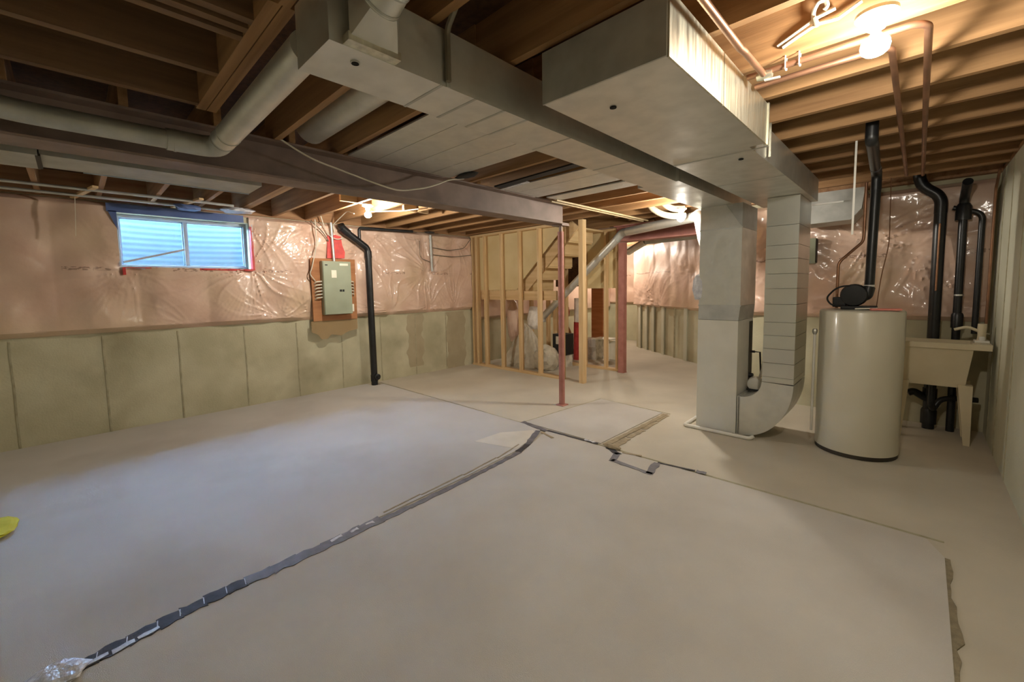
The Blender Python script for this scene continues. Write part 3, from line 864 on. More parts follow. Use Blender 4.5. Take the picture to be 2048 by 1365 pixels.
# ------------------------------------------------------------------ laundry sink
sk = thing('laundry_sink', (.15, 5.53, 0), 'cream plastic laundry tub on flared legs in the far right corner', 'sink')
SX0, SX1, SY0, SY1 = -.11, .39, 5.30, 5.66
rim = MB()
rim.box(SX0, SX1 + .09, SY0, SY0 + .035, .845, .895).box(SX0, SX1 + .09, SY1 - .035, SY1, .845, .895)
rim.box(SX0, SX0 + .035, SY0 + .035, SY1 - .035, .845, .895).box(SX1 - .02, SX1 + .09, SY0 + .035, SY1 - .035, .845, .895)
rim.build('rim', M_SINK, sk)
tb = MB()
a, b_ = .015, .05
tb.loft([[(SX0 + a, SY0 + a, .845), (SX1 - a, SY0 + a, .845), (SX1 - a, SY1 - a, .845), (SX0 + a, SY1 - a, .845)],
         [(SX0 + b_, SY0 + b_, .50), (SX1 - b_, SY0 + b_, .50), (SX1 - b_, SY1 - b_, .50), (SX0 + b_, SY1 - b_, .50)]], cap=False)
tb.bm.faces.new([v for v in tb.bm.verts][4:8])
tub = tb.build('basin', M_SINK, sk)
md = tub.modifiers.new('thick', 'SOLIDIFY')
md.thickness = .008
for (lx, dx) in ((SX0 + .05, -.012), (SX1 - .05, .03)):
    for (ly, dy) in ((SY0 + .05, -.02), (SY1 - .05, .02)):
        top, bot = .045, .02
        MB().loft([[(lx + dx + u * bot, ly + dy + v * bot, 0.0) for u, v in ((-1, -1), (1, -1), (1, 1), (-1, 1))],
                   [(lx + u * top, ly + v * top, .53) for u, v in ((-1, -1), (1, -1), (1, 1), (-1, 1))]]).build('leg', M_SINK, sk)
fa = thing('faucet', (.40, 5.52, .895), 'pale faucet on the right rim of the laundry tub', 'faucet')
MB().box(.385, .475, 5.45, 5.58, .896, .915).build('deck_plate', M_PVC, fa, bevel=.004)
MB().lathe([(.03, .915), (.026, .96), (.03, 1.02), (.028, 1.06)], (.43, 5.52, 0), 16).build('valve_body', M_SINK, fa)
tube('spout', M_SINK, [(.42, 5.52, .99), (.34, 5.52, 1.03), (.26, 5.52, 1.0)], .013, fa, n=10, fillet=.03)
for dy in (-.045, .045):
    MB().lathe([(.018, .914), (.022, .935), (.016, .95)], (.43, 5.52 + dy, 0), 12).build('handle', M_PVC, fa)
tube('drain_trap', M_ABS, [(.14, 5.52, .50), (.14, 5.52, .28), (.16, 5.6, .22), (.2, 5.64, .32), (.30, 5.68, .34), (.45, 5.70, .34)], .025, sk, n=12, fillet=.05, label='black trap pipe')

# black drain stacks in the corner
ds = thing('drain_stack', (.13, 5.745, 0), 'thick black drain stack standing left behind the laundry tub', 'pipe')
tube('riser', M_ABS, [(.135, 5.735, 0), (.13, 5.735, 2.08)], .045, ds, n=18)
MB().lathe([(.058, .05), (.058, .18), (.05, .2)], (.135, 5.735, 0), 18).build('hub', M_ABS, ds)
MB().lathe([(.053, .30), (.053, .40)], (.135, 5.735, 0), 18).build('hub', M_ABS, ds)
tube('branch', M_ABS, [(.135, 5.73, .28), (.02, 5.70, .36), (-.02, 5.69, .34)], .034, ds, n=14, fillet=.03)
tube('elbow', M_ABS, [(.13, 5.735, 2.08), (.13, 5.735, 2.24), (-.02, 5.73, 2.36), (-.04, 5.73, 2.58)], .047, ds, n=18, fillet=.09)
ds2 = thing('drain_stack', (.285, 5.745, 0), 'thinner black drain stack standing right behind the laundry tub', 'pipe')
tube('riser', M_ABS, [(.285, 5.745, 0), (.28, 5.745, 2.0)], .030, ds2, n=16)
MB().lathe([(.042, 1.0), (.042, 1.12), (.034, 1.14)], (.285, 5.745, 0), 16).build('hub', M_ABS, ds2)
MB().lathe([(.034, 1.30), (.034, 1.315)], (.285, 5.745, 0), 16).build('clamp', M_GALV, ds2)
tube('elbow', M_ABS, [(.28, 5.745, 2.0), (.28, 5.745, 2.2), (.28, 5.45, 2.3)], .034, ds2, n=16, fillet=.08)
MB().lathe([(.055, 2.0), (.055, 2.12), (.04, 2.15)], (.28, 5.745, 0), 16).build('hub', M_ABS, ds2)
tube('drain_stack', M_ABS, [(.40, 5.745, .95), (.40, 5.745, 2.05), (.21, 5.745, 2.12)], .022, n=12, fillet=.06,
     label='slim black pipe nearest the right wall above the laundry tub', cat='pipe')
tube('water_pipe', M_COPP, [(.13, 5.68, 1.35), (.13, 5.68, 1.98)], .008, n=8, label='short pale copper riser on the front of the left drain stack', cat='pipe')
tube('water_pipe', M_COPP, [(.465, 5.70, 1.02), (.465, 5.70, 2.25), (.46, 5.45, 2.37)], .010, n=8, fillet=.05, label='copper riser in the right corner behind the faucet', cat='pipe')
mb = thing('meter_box', (-.87, 5.85, 1.65), 'small grey box fixed on the insulated wall right of the return duct', 'meter')
box('case', M_PANEL, -.91, -.83, 5.74, 5.84, 1.66, 1.94, mb, bevel=.006)
box('cover', M_DAMPF, -.83, -.822, 5.75, 5.84, 1.67, 1.93, mb)
vd = thing('wall_duct', (-.6, 5.6, 2.05), 'dull metal wall duct end with rounded corners behind the return trunk', 'duct')
MB().prism([(-.95, 2.36), (-.40, 2.36), (-.42, 2.16), (-.50, 2.06), (-.90, 2.05), (-.95, 2.10)], 'y', 5.35, 5.75).build('body', M_GALVD, vd)
box('front_lip', M_GALV, -.86, -.56, 5.33, 5.35, 2.235, 2.25, vd)
ws = MB()
ws.bar((-.345, 3.825, ZJ), (-.345, 3.825, 1.78), .012, .004, up=(0, 1, 0)).build('hanging_strap', M_PVC, None, 'thin white strap hanging down in front of the tank vent', 'strap')
MB().bar((-.685, 3.01, 2.42), (-.685, 3.01, 2.22), .012, .004, up=(0, 1, 0)).build('hanger_strip', M_GALVB, d2)

# ------------------------------------------------------------------ ceiling copper pipes at right
tube('water_pipe', M_COPP, [(-.54, .4, 2.37), (-.535, 1.86, 2.36), (-.53, 1.90, 2.36)], .0135, n=12, label='copper pipe slanting down from the top edge beside the wide trunk', cat='pipe')
tube('water_pipe', M_COPP, [(-.60, 2.20, 2.385), (-.05, 2.20, 2.385), (-.01, 2.24, 2.385), (-.005, 5.3, 2.385)], .0125, n=12, fillet=.04, label='copper pipe turning a shiny elbow right of the bare ceiling bulb', cat='pipe')
tube('water_pipe', M_COPP, [(-.60, 2.33, 2.385), (-.14, 2.33, 2.385), (-.115, 2.36, 2.385), (-.11, 5.2, 2.385)], .0125, n=12, fillet=.03, label='copper pipe running just behind the bare ceiling bulb', cat='pipe')
tube('water_pipe', M_COPP, [(-.53, 1.90, 2.36), (-.53, 2.18, 2.37)], .0125, n=12, label='short copper stub joining the slanting pipe to the cross pipes', cat='pipe')
vf = thing('pipe_valve', (-.50, 2.2, 2.37), 'small bright valve where the ceiling copper pipes meet', 'valve')
MB().lathe([(.016, -.03), (.02, -.01), (.02, .01), (.016, .03)], (-.53, 2.2, 2.372), 12, axis='x').build('body', M_GALVB, vf)
MB().bar((-.53, 2.2, 2.35), (-.47, 2.2, 2.345), .012, .006).build('handle', M_PVC, vf)
for x, lr in ((-.45, 'left'), (-.40, 'right')):
    MB().tube([(x, 2.185, 2.42), (x, 2.185, 2.37), (x, 2.2, 2.366), (x, 2.215, 2.37), (x, 2.215, 2.42)], .003, 6).build(
        'pipe_clip', M_PVC, None, lr + ' one of two white clips holding the ceiling cross pipes', 'clip', 'pipe clips by the trunk')
# cable looped along a joist
cb = thing('looped_cable', (-.35, 2.19, 2.45), 'twisted white cable tied in a loop left of the bare ceiling bulb', 'cable')
tube('cable_run', M_WIRE, [(-.48, 2.185, 2.47), (-.43, 2.175, 2.485), (-.34, 2.17, 2.52), (-.28, 2.17, 2.53)], .007, cb, n=8)
tube('cable_run', M_WIRE, [(-.46, 2.18, 2.455), (-.40, 2.172, 2.475), (-.34, 2.17, 2.495), (-.27, 2.165, 2.485), (-.20, 2.17, 2.52)], .007, cb, n=8)
tube('cable_loop', M_WIRE, [(-.35, 2.165, 2.50), (-.352, 2.16, 2.545), (-.335, 2.16, 2.575), (-.31, 2.16, 2.57), (-.305, 2.16, 2.545), (-.315, 2.16, 2.535)], .008, cb, n=8, fillet=.015)
tube('cable_tie', M_WIRE, [(-.345, 2.155, 2.515), (-.335, 2.155, 2.48)], .008, cb, n=8)

# ------------------------------------------------------------------ bare bulbs
def bulb(x, y, z, power, label, base_top, r=.038):
    t = thing('ceiling_lamp', (x, y, z), label, 'lamp', 'bare ceiling bulbs')
    MB().lathe([(.062, base_top), (.062, base_top - .012), (.045, base_top - .022), (.028, base_top - .03), (.026, base_top - .055), (.02, base_top - .056)], (x, y, 0), 28).build('porcelain_holder', M_CERA, t)
    prof = [(.013, .052), (.014, .04), (.022, .026), (r * .93, .012), (r, -.004), (r * .92, -.02), (r * .66, -.031), (r * .25, -.037)]
    area = 4 * math.pi * r * r
    M = glow('bulb_glass', BULB_WARM, power / (math.pi * area) / 1.0)
    MB().lathe(prof, (x, y, z), 24).build('glass_bulb', M, t)
bulb(-.145, 2.045, 2.29, BULB_POWER['laundry'], 'bare lit bulb nearest the camera under the right-hand joists', 2.40, r=.043)
bulb(-4.67, 2.46, 2.33, BULB_POWER['panel'], 'bare lit bulb beside the bent black pipe above the grey panel', 2.44)
bulb(-1.96, 4.82, 2.20, BULB_POWER['stairs'], 'bare lit bulb glaring beside the furnace plenum', 2.31)

bulb(-5.3, 8.75, 2.28, BULB_POWER['far'], 'bare lit bulb in the far room, hidden behind the stair enclosure', 2.40)

# ------------------------------------------------------------------ electrical panel on the left wall
pb = box('backer_board', M_PLY, XL + .10, XL + .118, 2.28, 2.91, 1.03, 1.90, label='plywood board on the left wall behind the grey electrical panel', cat='board')
ep = thing('electrical_panel', (-6.0, 2.6, 1.11), 'grey-green electrical panel mounted on a plywood board', 'electrical panel')
box('enclosure', M_PANEL, XL + .12, XL + .205, 2.40, 2.80, 1.115, 1.86, ep, bevel=.004)
pd = box('door', M_PANEL, XL + .206, XL + .22, 2.405, 2.795, 1.12, 1.855, ep, bevel=.003)
xp = XL + .2205
box('latch', M_BLK, xp, xp + .004, 2.66, 2.685, 1.435, 1.465, pd)
box('latch', M_BLK, xp, xp + .004, 2.62, 2.65, 1.435, 1.465, pd)
box('sticker', M_LABEL, xp, xp + .001, 2.515, 2.585, 1.63, 1.735, pd, label='white instruction sticker')
box('sticker', M_LABEL, xp, xp + .001, 2.635, 2.755, 1.80, 1.83, pd)
box('main_slot', M_BLK, xp, xp + .002, 2.43, 2.465, 1.798, 1.812, pd)
box('side_notice', M_LABEL, XL + .119, XL + .123, 2.815, 2.865, 1.14, 1.25, ep)
box('side_notice', M_LABEL, XL + .119, XL + .123, 2.81, 2.835, 1.58, 1.66, ep)
tube('conduit', M_GALV, [(XL + .15, 2.59, 1.86), (XL + .14, 2.575, 2.40)], .019, ep, n=12)
for k in range(6):
    z = 1.58 - .044 * k
    for side, y0, y1 in ((0, 2.40, 2.325), (1, 2.80, 2.855)):
        if side and k == 5:
            continue
        tube('wire_loop', M_WIRE, [(XL + .16, y0, z), (XL + .16, y1, z - .006), (XL + .125, y1 + (.01 if side else -.01), z - .03)], .009, ep, n=8, fillet=.02)
rw = MB()
rw.prism([(2.51, 1.905), (2.76, 1.91), (2.77, 2.0), (2.735, 2.1), (2.72, 2.22), (2.64, 2.24), (2.53, 2.22), (2.52, 2.05)], 'x', XL + .10, XL + .115)
rw.build('red_wrap', M_RED, None, 'bright red plastic patch taped above the electrical panel', 'tape')
def wire(path, label, r=.007, M=M_WIRE):
    return tube('cable', M, path, r, n=8, fillet=.08, label=label, cat='cable')
XW = XL + .145
wire([(XW, 2.36, 2.42), (XW, 2.37, 2.1), (XW, 2.28, 1.75), (XW, 2.25, 1.68), (XW, 2.31, 1.6), (XW - .03, 2.33, 1.58)], 'tan cable curving down the left of the plywood board')
wire([(XW, 2.44, 2.48), (XW, 2.48, 2.33), (XW + .01, 2.55, 2.2), (XW, 2.66, 2.17), (XW, 2.74, 2.2)], 'pale cable sagging in front of the conduit above the panel')
wire([(XW, 2.30, 2.40), (XW, 2.45, 2.27), (XW, 2.53, 2.14)], 'grey cable slanting to the red patch above the panel', M=M_WIRED)
wire([(-5.2, 2.55, 2.42), (-5.5, 2.60, 2.5), (XW, 2.6, 2.37), (XW, 2.62, 2.28)], 'white cable dropping from the joists beside the bent black pipe')
wire([(-4.9, 2.62, 2.415), (-4.65, 2.9, 2.42), (-4.4, 2.98, 2.42)], 'white cable stretched along the joists right of the panel bulb')
fp = MB()
fp.prism([(2.25, 1.03), (2.91, 1.03), (2.91, .88), (2.76, .85), (2.66, .80), (2.52, .83), (2.46, .77), (2.38, .77), (2.33, .84), (2.25, .88)], 'x', XL + .10, XL + .11)
fp.build('plastic_flap', M_POLYF, None, 'brownish clear plastic flap hanging below the electrical panel', 'plastic')

# bent black drain on the left wall
bp_ = thing('drain_stack', (-5.98, 3.1, 0), 'black drain pipe with a slanted offset beside the electrical panel', 'pipe')
XP = XL + .165
tube('riser', M_ABS, [(XP, 3.115, 0), (XP, 3.10, 1.97)], .048, bp_, n=18)
tube('offset', M_ABS, [(XP, 3.10, 1.97), (XP, 3.09, 2.07), (XP + .02, 2.74, 2.30), (XP + .05, 2.68, 2.37)], .049, bp_, n=18, fillet=.09)
MB().tube([(XP + .015, 2.80, 2.262), (XP + .03, 2.70, 2.33)], .058, 18).build('hub', M_ABS, bp_)
MB().tube([(XP, 3.10, 1.93), (XP, 3.097, 2.03)], .054, 18).build('hub', M_ABS, bp_)
MB().lathe([(.054, .06), (.054, .16)], (XP, 3.114, 0), 18).build('hub', M_ABS, bp_)
MB().lathe([(.046, 0), (.046, .05), (.034, .055)], (XP + .03, 3.13, .13), 16, axis='x').build('cleanout', M_ABS, bp_)
MB().box(XP + .086, XP + .10, 3.115, 3.145, .115, .145).build('cleanout_plug', M_ABS, bp_)
tube('stub', M_ABS, [(XP - .02, 2.99, 2.12), (XP - .02, 2.985, 2.36), (XP - .02, 3.9, 2.385)], .022, bp_, n=12, fillet=.04)
# conduit and low wires near the corner
fc = thing('flex_conduit', (XL + .1, 4.28, 1.75), 'crinkled grey conduit on the plastic near the stud wall', 'conduit')
tube('sleeve', M_GALVD, [(XL + .11, 4.27, 2.36), (XL + .10, 4.29, 1.75)], .022, fc, n=10)
for k in range(9):
    z = 1.78 + .065 * k
    MB().lathe([(.025, z), (.025, z + .018)], (XL + .104, 4.289 - .0025 * k, 0), 10).build('rib', M_GALVD, fc)
wire([(XL + .11, 4.32, 2.15), (XL + .12, 4.65, 2.12), (XL + .12, 4.99, 2.17), (XL + .12, 5.15, 2.35)], 'upper dark cable drooping across the plastic near the corner', M=M_WIRED, r=.006)
wire([(XL + .11, 4.32, 2.03), (XL + .12, 4.75, 2.01), (XL + .12, 5.16, 2.06)], 'lower dark cable drooping across the plastic near the corner', M=M_WIRED, r=.006)
wire([(XL + .11, 4.05, 2.25), (XL + .115, 4.04, 1.97), (XL + .11, 4.24, 1.91)], 'thin cable bent in an L left of the crinkled conduit', M=M_WIRED, r=.005)
MB().blob((XL + .12, 4.25, 2.40), (.05, .10, .02), 8, .3, 2).build('black_fitting', M_ABS, None, 'small black fitting under the joists at the top of the crinkled conduit', 'fitting')

# stuff above the window
for (z, x, lab) in ((2.395, -5.78, 'lower pale conduit strung along the wall top above the window'), (2.40, -5.45, 'upper pale conduit strung along the wall top above the window')):
    tube('conduit', M_GALVD, [(x, YN + .02, z), (x, 1.0, z), (x - .02, 1.3, z)], .014, n=8, label=lab, cat='conduit')
for (y, lab) in ((.07, 'wooden strap crossing under the joists left of the window'), (.84, 'wooden strap crossing under the joists over the left window pane')):
    MB().bar((-6.0, y, 2.405), (-5.3, y + .14, 2.405), .04, .02).build('wood_strap', PINE['X'], None, lab, 'strap')
MB().blob((-5.62, 1.38, 2.375), (.12, .14, .03), 31, .6, 2).build('foil_scrap', M_TAPEW, None, 'crumpled silver foil scrap above the right end of the window', 'scrap')
MB().blob((-5.72, .93, 2.37), (.06, .10, .035), 33, .5, 2).build('torn_wrap', M_WRAP, None, 'dark torn wrapping hanging above the window middle', 'scrap')
ht = MB()
ht.bar((-5.9, .085, 2.395), (-5.9, .075, 2.2), .022, .004, up=(0, 1, 0)).bar((-5.9, .075, 2.2), (-5.9, .065, 2.02), .012, .004, up=(0, 1, 0))
ht.build('hanging_tape', M_LABEL, None, 'pale strip of tape hanging left of the window', 'tape')
# cable on the beam
tube('cable', M_WIRE, [(-2.985, .99, 2.425), (-2.985, 1.17, 2.34), (-2.985, 1.68, 2.245), (-2.985, 1.85, 2.225), (-2.985, 2.14, 2.30), (-2.985, 2.35, 2.40), (-2.97, 2.5, 2.43)], .006, n=8, fillet=.12,
     label='thin white cable drooping across the face of the long beam', cat='cable')
for (x, lab) in ((-2.86, 'pale plastic pipe running on from the end of the beam, right one of the pair'), (-2.93, 'pale plastic pipe running on from the end of the beam, left one of the pair')):
    tube('water_pipe', M_PALE, [(x, 3.7, 2.385), (x, 5.85, 2.385)], .011, n=10, label=lab, cat='pipe')

# ------------------------------------------------------------------ stud walls and stairs
sw = thing('stud_wall', (-5.0, 5.24, 0), 'open framed pine stud wall in front of the stairs', 'stud wall')
box('bottom_plate', PINE['X'], XL + .05, -3.93, 5.20, 5.289, 0, .038, sw)
box('top_plate', PINE['X'], XL + .05, -3.93, 5.20, 5.289, 2.382, ZJ, sw)
s0 = box('stud', PINE['Z'], -6.03, -5.992, 5.20, 5.289, .038, 2.382, sw)
for x in (-5.92, -5.70, -5.275, -4.845, -4.42, -3.97):
    copy_part(s0, (x + 6.03, 0, 0))
fs = box('door_stud', PINE['Z'], -3.605, -3.53, 5.18, 5.27, 0, ZJ, label='single pine stud standing alone right of the round red post', cat='stud')
sb = thing('stud_wall', (-4.3, 6.36, 0), 'short far stud wall ending at the square red post', 'stud wall')
box('bottom_plate', PINE['X'], -6.0, -3.56, 6.31, 6.40, 0, .038, sb)
s0 = box('stud', PINE['Z'], -3.60, -3.562, 6.31, 6.40, .038, 2.36, sb)
for x in (-3.645, -3.87, -4.30, -4.72, -5.15, -5.58):
    copy_part(s0, (x + 3.60, 0, 0))
box('top_plate', PINE['X'], -6.0, -3.56, 6.31, 6.40, 2.36, 2.40, sb)
dwl = box('drywall_sheet', M_DRYW, -4.36, -3.64, 6.405, 6.418, 1.41, 2.38, label='beige drywall piece hanging on the back of the far stud wall', cat='drywall')
sta = thing('staircase', (-4.9, 5.8, 1.24), 'unfinished pine stairs climbing right from a framed landing', 'staircase')
# landing
box('back_board', M_OSB, -4.98, -4.365, 6.405, 6.417, 1.45, 2.38, sta, label='brown rough board behind the steps')
box('landing_rim', PINE['X'], XL + .11, -4.12, 5.306, 5.344, 1.235, 1.385, sta)
box('landing_rim', PINE['Y'], -4.98, -4.94, 5.344, 6.28, 1.235, 1.385, sta)
box('landing_deck', M_STAIR, XL + .11, -4.94, 5.306, 6.28, 1.386, 1.405, sta)
# flight: 7 risers
rise, run = .195, .215
x0, z0 = -4.93, 1.405
for k in range(5):
    xa = x0 + run * k
    box('riser', M_STAIR, xa, xa + .018, 5.37, 6.25, z0 + rise * k, z0 + rise * (k + 1) - .025, sta)
    box('tread', M_STAIR, xa - .03, xa + run, 5.37, 6.25, z0 + rise * (k + 1) - .025, z0 + rise * (k + 1), sta)
def stringer(ya):
    sl = rise / run
    xe = x0 + run * 4.9
    b = MB()
    b.prism([(x0 - .02, z0 - .0), (x0 + .16, z0 - .02), (xe + .16, z0 + (xe - x0) * sl - .02), (xe + .02, z0 + (xe - x0) * sl + .09), (x0 - .02, z0 + .13)], 'y', ya, ya + .038)
    return b.build('stringer', PINE['X'], sta)
stringer(5.35)
b = MB()
b.prism([(XL + .06, 1.41), (-4.96, 1.41), (-4.88, 1.52), (-4.02, 2.30), (-4.02, 2.38), (XL + .06, 2.38)], 'y', 5.291, 5.303)
b.build('drywall_sheet', M_DRYW, None, 'beige drywall behind the left studs above the stair landing', 'drywall')
# things stored under and behind the stairs
def tent(name, c, rx, ry, h, seed, M, label, cat):
    rn = random.Random(seed)
    rings = []
    n = 26
    lev = 9
    for l in range(lev + 1):
        t = l / lev
        k = (1 - t) ** .85
        ring = []
        for i in range(n):
            a = 2 * math.pi * i / n
            w = 1 + .22 * math.sin(3 * a + seed) + .13 * math.sin(7 * a + 2 * seed + 3 * t) + rn.uniform(-.06, .06)
            ring.append((c[0] + rx * k * w * math.cos(a) + .1 * t * math.sin(seed), c[1] + ry * k * w * math.sin(a), c[2] + h * t + (rn.uniform(-.015, .015) if 0 < l < lev else 0)))
        rings.append(ring)
    rings[-1] = [(p[0], p[1], c[2] + h) for p in rings[-1]]
    rings[-1] = [(c[0] + .015 * math.cos(2 * math.pi * i / n), c[1] + .015 * math.sin(2 * math.pi * i / n), c[2] + h) for i in range(n)]
    return MB().loft(rings).build(name, M, None, label, cat)
tent('plastic_sheet', (-5.25, 5.80, 0), .42, .34, .78, 2, M_BAG, 'crumpled milky plastic sheet peaked under the stair landing', 'plastic sheet')
MB().blob((-4.66, 5.70, .18), (.2, .17, .22), 17, .35, 3).build('plastic_bag', M_BAG, None, 'bulging clear plastic bag right of the peaked sheet', 'bag')
MB().blob((-5.15, 5.95, 0.86), (.13, .12, .24), 19, .3, 2).build('insulation_scrap', M_CLOTHW, None, 'pale scrap wedged above the peaked plastic sheet', 'insulation')
MB().blob((-5.72, 6.0, .75), (.13, .12, .45), 23, .2, 2).build('insulation_roll', M_INS, None, 'pink insulation roll hanging under the landing at left', 'insulation')
bx = thing('storage_crate', (-4.55, 6.1, 0), 'dark crate with a pale panel under the low end of the silver duct', 'crate')
box('body', M_GREYBOX, -4.72, -4.50, 6.0, 6.26, 0, .22, bx)
box('dark_lid', M_BLK, -4.74, -4.48, 5.99, 6.27, .222, .60, bx)
box('panel', M_BAG, -4.66, -4.55, 5.98, 5.99, .42, .56, bx)
box('wood_slab', M_ORW, -4.93, -4.66, 7.55, 7.59, 0, 1.62, label='upright orange-brown wood panel behind the far stud wall', cat='panel')
ct = thing('carton', (-4.70, 7.2, 0), 'pale printed carton on the floor in front of the orange wood panel', 'carton')
box('body', M_GREYBOX, -4.83, -4.52, 7.05, 7.35, 0, .40, ct)
box('lid', M_LABEL, -4.62, -4.22, 7.1, 7.4, .402, .42, ct)
box('storage_box', M_LABEL, -4.36, -4.18, 7.3, 7.5, 0, .36, label='plain whitish box right of the printed carton', cat='box')
ib = thing('rolled_banner', (-4.86, 7.0, 0), 'tall rolled bundle striped white, slate and red behind the lone stud', 'bundle')
MB().tube([(-4.80, 6.86, .75), (-4.80, 6.87, 1.22)], .07, 14).build('white_band', M_CLOTHW, ib)
MB().tube([(-4.74, 6.92, .60), (-4.74, 6.93, 1.35)], .05, 14).build('slate_band', M_CLOTHB, ib)
MB().tube([(-4.82, 6.87, .0), (-4.80, 6.86, .75)], .075, 14).build('red_band', M_CLOTHR, ib)
MB().blob((-5.05, 6.75, .95), (.11, .1, .16), 41, .25, 2).build('red_bundle', M_CLOTHR, None, 'red cloth bundle hanging between the posts behind the stairs', 'cloth')
MB().blob((-5.0, 6.68, .72), (.06, .06, .06), 42, .15, 2).build('white_pompom', M_CLOTHW, None, 'small white fluffy ball under the red cloth bundle', 'cloth')
MB().blob((-5.02, 6.75, .48), (.12, .1, .18), 43, .3, 2).build('brown_sack', M_PLY, None, 'brown sack below the red cloth bundle', 'sack')
box('storage_box', M_LABEL, -5.2, -4.9, 6.6, 6.85, 0, .26, label='low pale box under the brown sack', cat='box')
sh = box('wood_post', PINE['Z'], -5.08, -4.99, 6.44, 6.53, 0, 1.2, label='short dark pine post behind the round red post', cat='post')

# ------------------------------------------------------------------ carpets and tape
TH = .008
def carpet(name, pts, M, label):
    return MB().prism(pts, 'z', 0.0005, TH).build(name, M, None, label, 'carpet')
edge = [(-2.66, 3.20), (-2.56, 2.90), (-2.47, 2.64), (-2.41, 2.0), (-2.37, 1.2), (-2.355, .75), (-2.345, .31), (-2.29, -.05), (-2.27, -.72)]
carpet('carpet', [(-6.06, -.72), (-6.06, 3.04), (-5.86, 3.04), (-5.86, 3.225)] + [(-2.72, 3.225)] + [(x - .035, y) for x, y in edge], M_CARP,
       'large beige carpet piece left of the taped seam, below the window')
rc = MB().prism([(.155, -.72), (.15, 1.2), (.16, 2.2), (.165, 3.05), (.10, 3.21), (-2.62, 3.21)] + [(x + .035, y) for x, y in edge], 'z', 0.0005, TH)
rco = rc.build('carpet', M_CARP2, None, 'large beige carpet piece right of the taped seam, nearest the camera', 'carpet')
carpet('carpet', [(-2.98, 3.27), (-2.86, 4.6), (-2.02, 4.53), (-2.04, 3.27)], M_CARP2, 'square beige carpet piece right of the round red post')
MB().prism([(-2.95, 2.53), (-2.53, 2.66), (-2.60, 3.02), (-2.74, 3.13), (-2.94, 2.86)], 'z', TH + .0002, TH + .0015).build(
    'carpet', M_CARP3, None, 'small paler carpet scrap left of the seam junction', 'carpet')
# frayed right edge
rn = random.Random(4)
L_, R_ = [], []
for k in range(60):
    y = 3.05 - 3.7 * k / 59
    L_.append((.158 + rn.uniform(-.004, .004), y))
    R_.append((.172 + rn.uniform(0, .018) + (.012 if k % 9 < 3 else 0), y))
MB().prism(L_ + R_[::-1], 'z', 0.0, .006).build('frayed_edge', M_FRAY, rco, label='dark frayed edge')

tp = thing('seam_tape', (-2.37, 1.4, 0), 'dark torn tape along the long carpet seam', 'tape')
def strip(p, q, w, M, z=.0095, name='tape_or_shade_strip', label=None, seed=0):
    jw = .42 if name == 'peeled_strip' else .15
    rn = random.Random(seed + int(p[0] * 977) + int(q[1] * 499))
    p, q = Vector((p[0], p[1], 0)), Vector((q[0], q[1], 0))
    d = (q - p)
    sN = Vector((-d.y, d.x, 0)).normalized()
    n = max(3, int(d.length / (.018 if name == 'peeled_strip' else .05)))
    A, B = [], []
    for i in range(n + 1):
        c = p + d * (i / n)
        A.append((c.x + sN.x * (w / 2 + rn.uniform(-jw, jw) * w), c.y + sN.y * (w / 2 + rn.uniform(-jw, jw) * w)))
        B.append((c.x - sN.x * (w / 2 + rn.uniform(-jw, jw) * w), c.y - sN.y * (w / 2 + rn.uniform(-jw, jw) * w)))
    return MB().prism(A + B[::-1], 'z', z - .001, z + .002).build(name, M, tp_cur, label=label)
tp_cur = tp
def along(pts, ys):
    """points of the seam at given y"""
    out = []
    for y in ys:
        for (x0_, y0_), (x1_, y1_) in zip(pts, pts[1:]):
            if y1_ <= y <= y0_:
                t = (y - y0_) / (y1_ - y0_)
                out.append((x0_ + (x1_ - x0_) * t, y))
                break
    return out
q = along(edge, [2.62, 2.3, 2.0, 1.7, 1.45, 1.25])
for a, b_ in zip(q, q[1:]):
    strip((a[0] + .015, a[1]), (b_[0] + .015, b_[1]), .045, M_TAPE)
q = along(edge, [1.25, 1.12, 1.0, .88, .75, .62, .5])
for a, b_ in zip(q, q[1:]):
    strip(a, b_, .075, M_TAPE, .0098)
q = along(edge, [1.22, 1.12, 1.02, .9])
for i, (a, b_) in enumerate(zip(q, q[1:])):
    strip((a[0] - .01, a[1] - .02), (b_[0] - .015, b_[1] + .03), .026, M_TAPEW, .0115, 'peeled_strip', 'shiny peeled tape', i)
q = along(edge, [.5, .42, .33, .24, .16, .06, -.03, -.1])
for a, b_ in zip(q, q[1:]):
    strip(a, b_, .07, M_TAPED, .0098)
    MB().bar((a[0] - .03, a[1], .0118), (a[0] + .022, a[1] - .006, .0118), .004, .0015).build('tape_joint', M_TAPEW, tp)
q = along(edge, [.16, .08, 0.0, -.08])
for i, (a, b_) in enumerate(zip(q, q[1:])):
    strip((a[0] + .018, a[1]), (b_[0] + .018, b_[1] + .01), .02, M_TAPEW, .0115, 'peeled_strip', None, i + 7)
strip((-2.29, -.11), (-2.28, -.25), .11, M_TAPEW, .0100, 'peeled_strip', 'bluish crumpled tape end')
strip((-2.28, -.25), (-2.27, -.50), .09, M_TAPE, .0098)
MB().blob((-2.275, -.15, .022), (.06, .07, .016), 51, .6, 3).build('crumple', M_TAPEW, tp, label='crumpled tape lump')
q = along(edge, [2.75, 2.4, 2.0, 1.6, 1.3])
for a, b_ in zip(q, q[1:]):
    strip((a[0] - .075, a[1]), (b_[0] - .06, b_[1]), .012, M_TAPEB, .0092, 'glue_line', 'brown glue line')

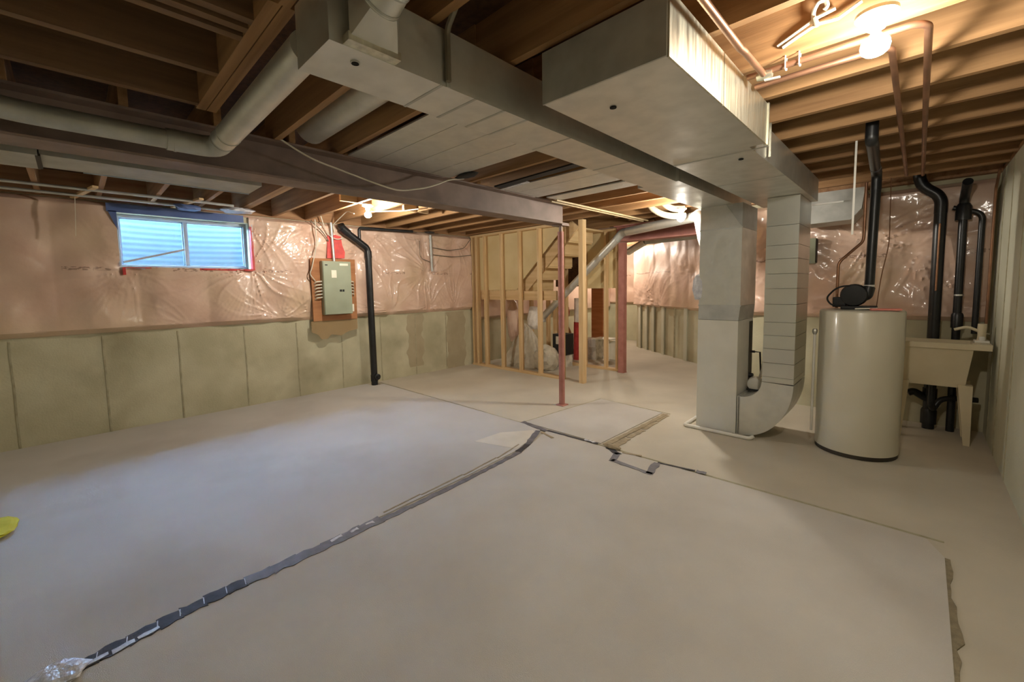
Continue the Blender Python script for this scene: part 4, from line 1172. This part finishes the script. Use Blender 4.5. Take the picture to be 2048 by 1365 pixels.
tj = thing('corner_tape', (-2.6, 3.05, 0), 'grey tape where the carpet seams meet beside the round red post', 'tape')
tp_cur = tj
strip((-3.0, 3.255), (-2.62, 3.20), .05, M_TAPE)
strip((-2.62, 3.215), (-2.05, 3.235), .028, M_TAPED)
strip((-2.69, 3.15), (-2.52, 2.80), .055, M_TAPE)
strip((-2.52, 2.80), (-2.47, 2.62), .055, M_TAPED)
strip((-2.63, 3.14), (-2.45, 3.08), .03, M_TAPEB, .0098, 'glue_line')
strip((-2.2, 3.24), (-2.08, 3.25), .03, M_TAPEW, .011, 'peeled_strip')
th = thing('loose_tape', (-1.7, 3.1, 0), 'hook-shaped grey tape on the carpet in front of the furnace', 'tape')
tp_cur = th
def Zp(lst):
    return lst
strip((-1.93, 3.22), (-1.78, 3.14), .05, M_TAPED)
strip((-1.80, 3.16), (-1.755, 2.98), .05, M_TAPE)
strip((-1.765, 3.0), (-1.40, 2.97), .045, M_TAPE)
strip((-1.42, 2.96), (-1.46, 3.19), .055, M_TAPE)
strip((-1.46, 3.20), (-1.18, 3.245), .02, M_TAPED)
strip((-1.17, 3.24), (-1.10, 3.25), .05, M_TAPE)
strip((-1.78, 3.2), (-1.62, 3.24), .03, M_TAPEB, .0098, 'glue_line')
tw = thing('residue_band', (-1.95, 3.9, 0), 'wide brown band of torn tape backing between the square carpet and the furnace', 'tape')
tp_cur = tw
for k in range(4):
    y0_, y1_ = 3.27 + .31 * k, 3.27 + .31 * (k + 1)
    strip((-1.985 + .004 * k, y0_), (-1.981 + .004 * k, y1_), .05, M_TAPEB, .006, 'backing_strip', None, k)
    strip((-1.915 - .006 * k, y0_), (-1.921 - .006 * k, y1_ - .03), .075 - .012 * k, M_TAPEB, .003, 'backing_strip', None, k + 20)
MB().blob((-1.90, 3.24, .02), (.07, .04, .02), 61, .5, 2).build('curled_piece', M_TAPEB, tw)
cy = MB()
cy.blob((-3.99, -.44, .036), (.15, .1, .034), 71, .25, 3)
cy.build('cleaning_cloth', M_YEL, None, 'yellow cloth on the carpet at the very left edge', 'cloth')
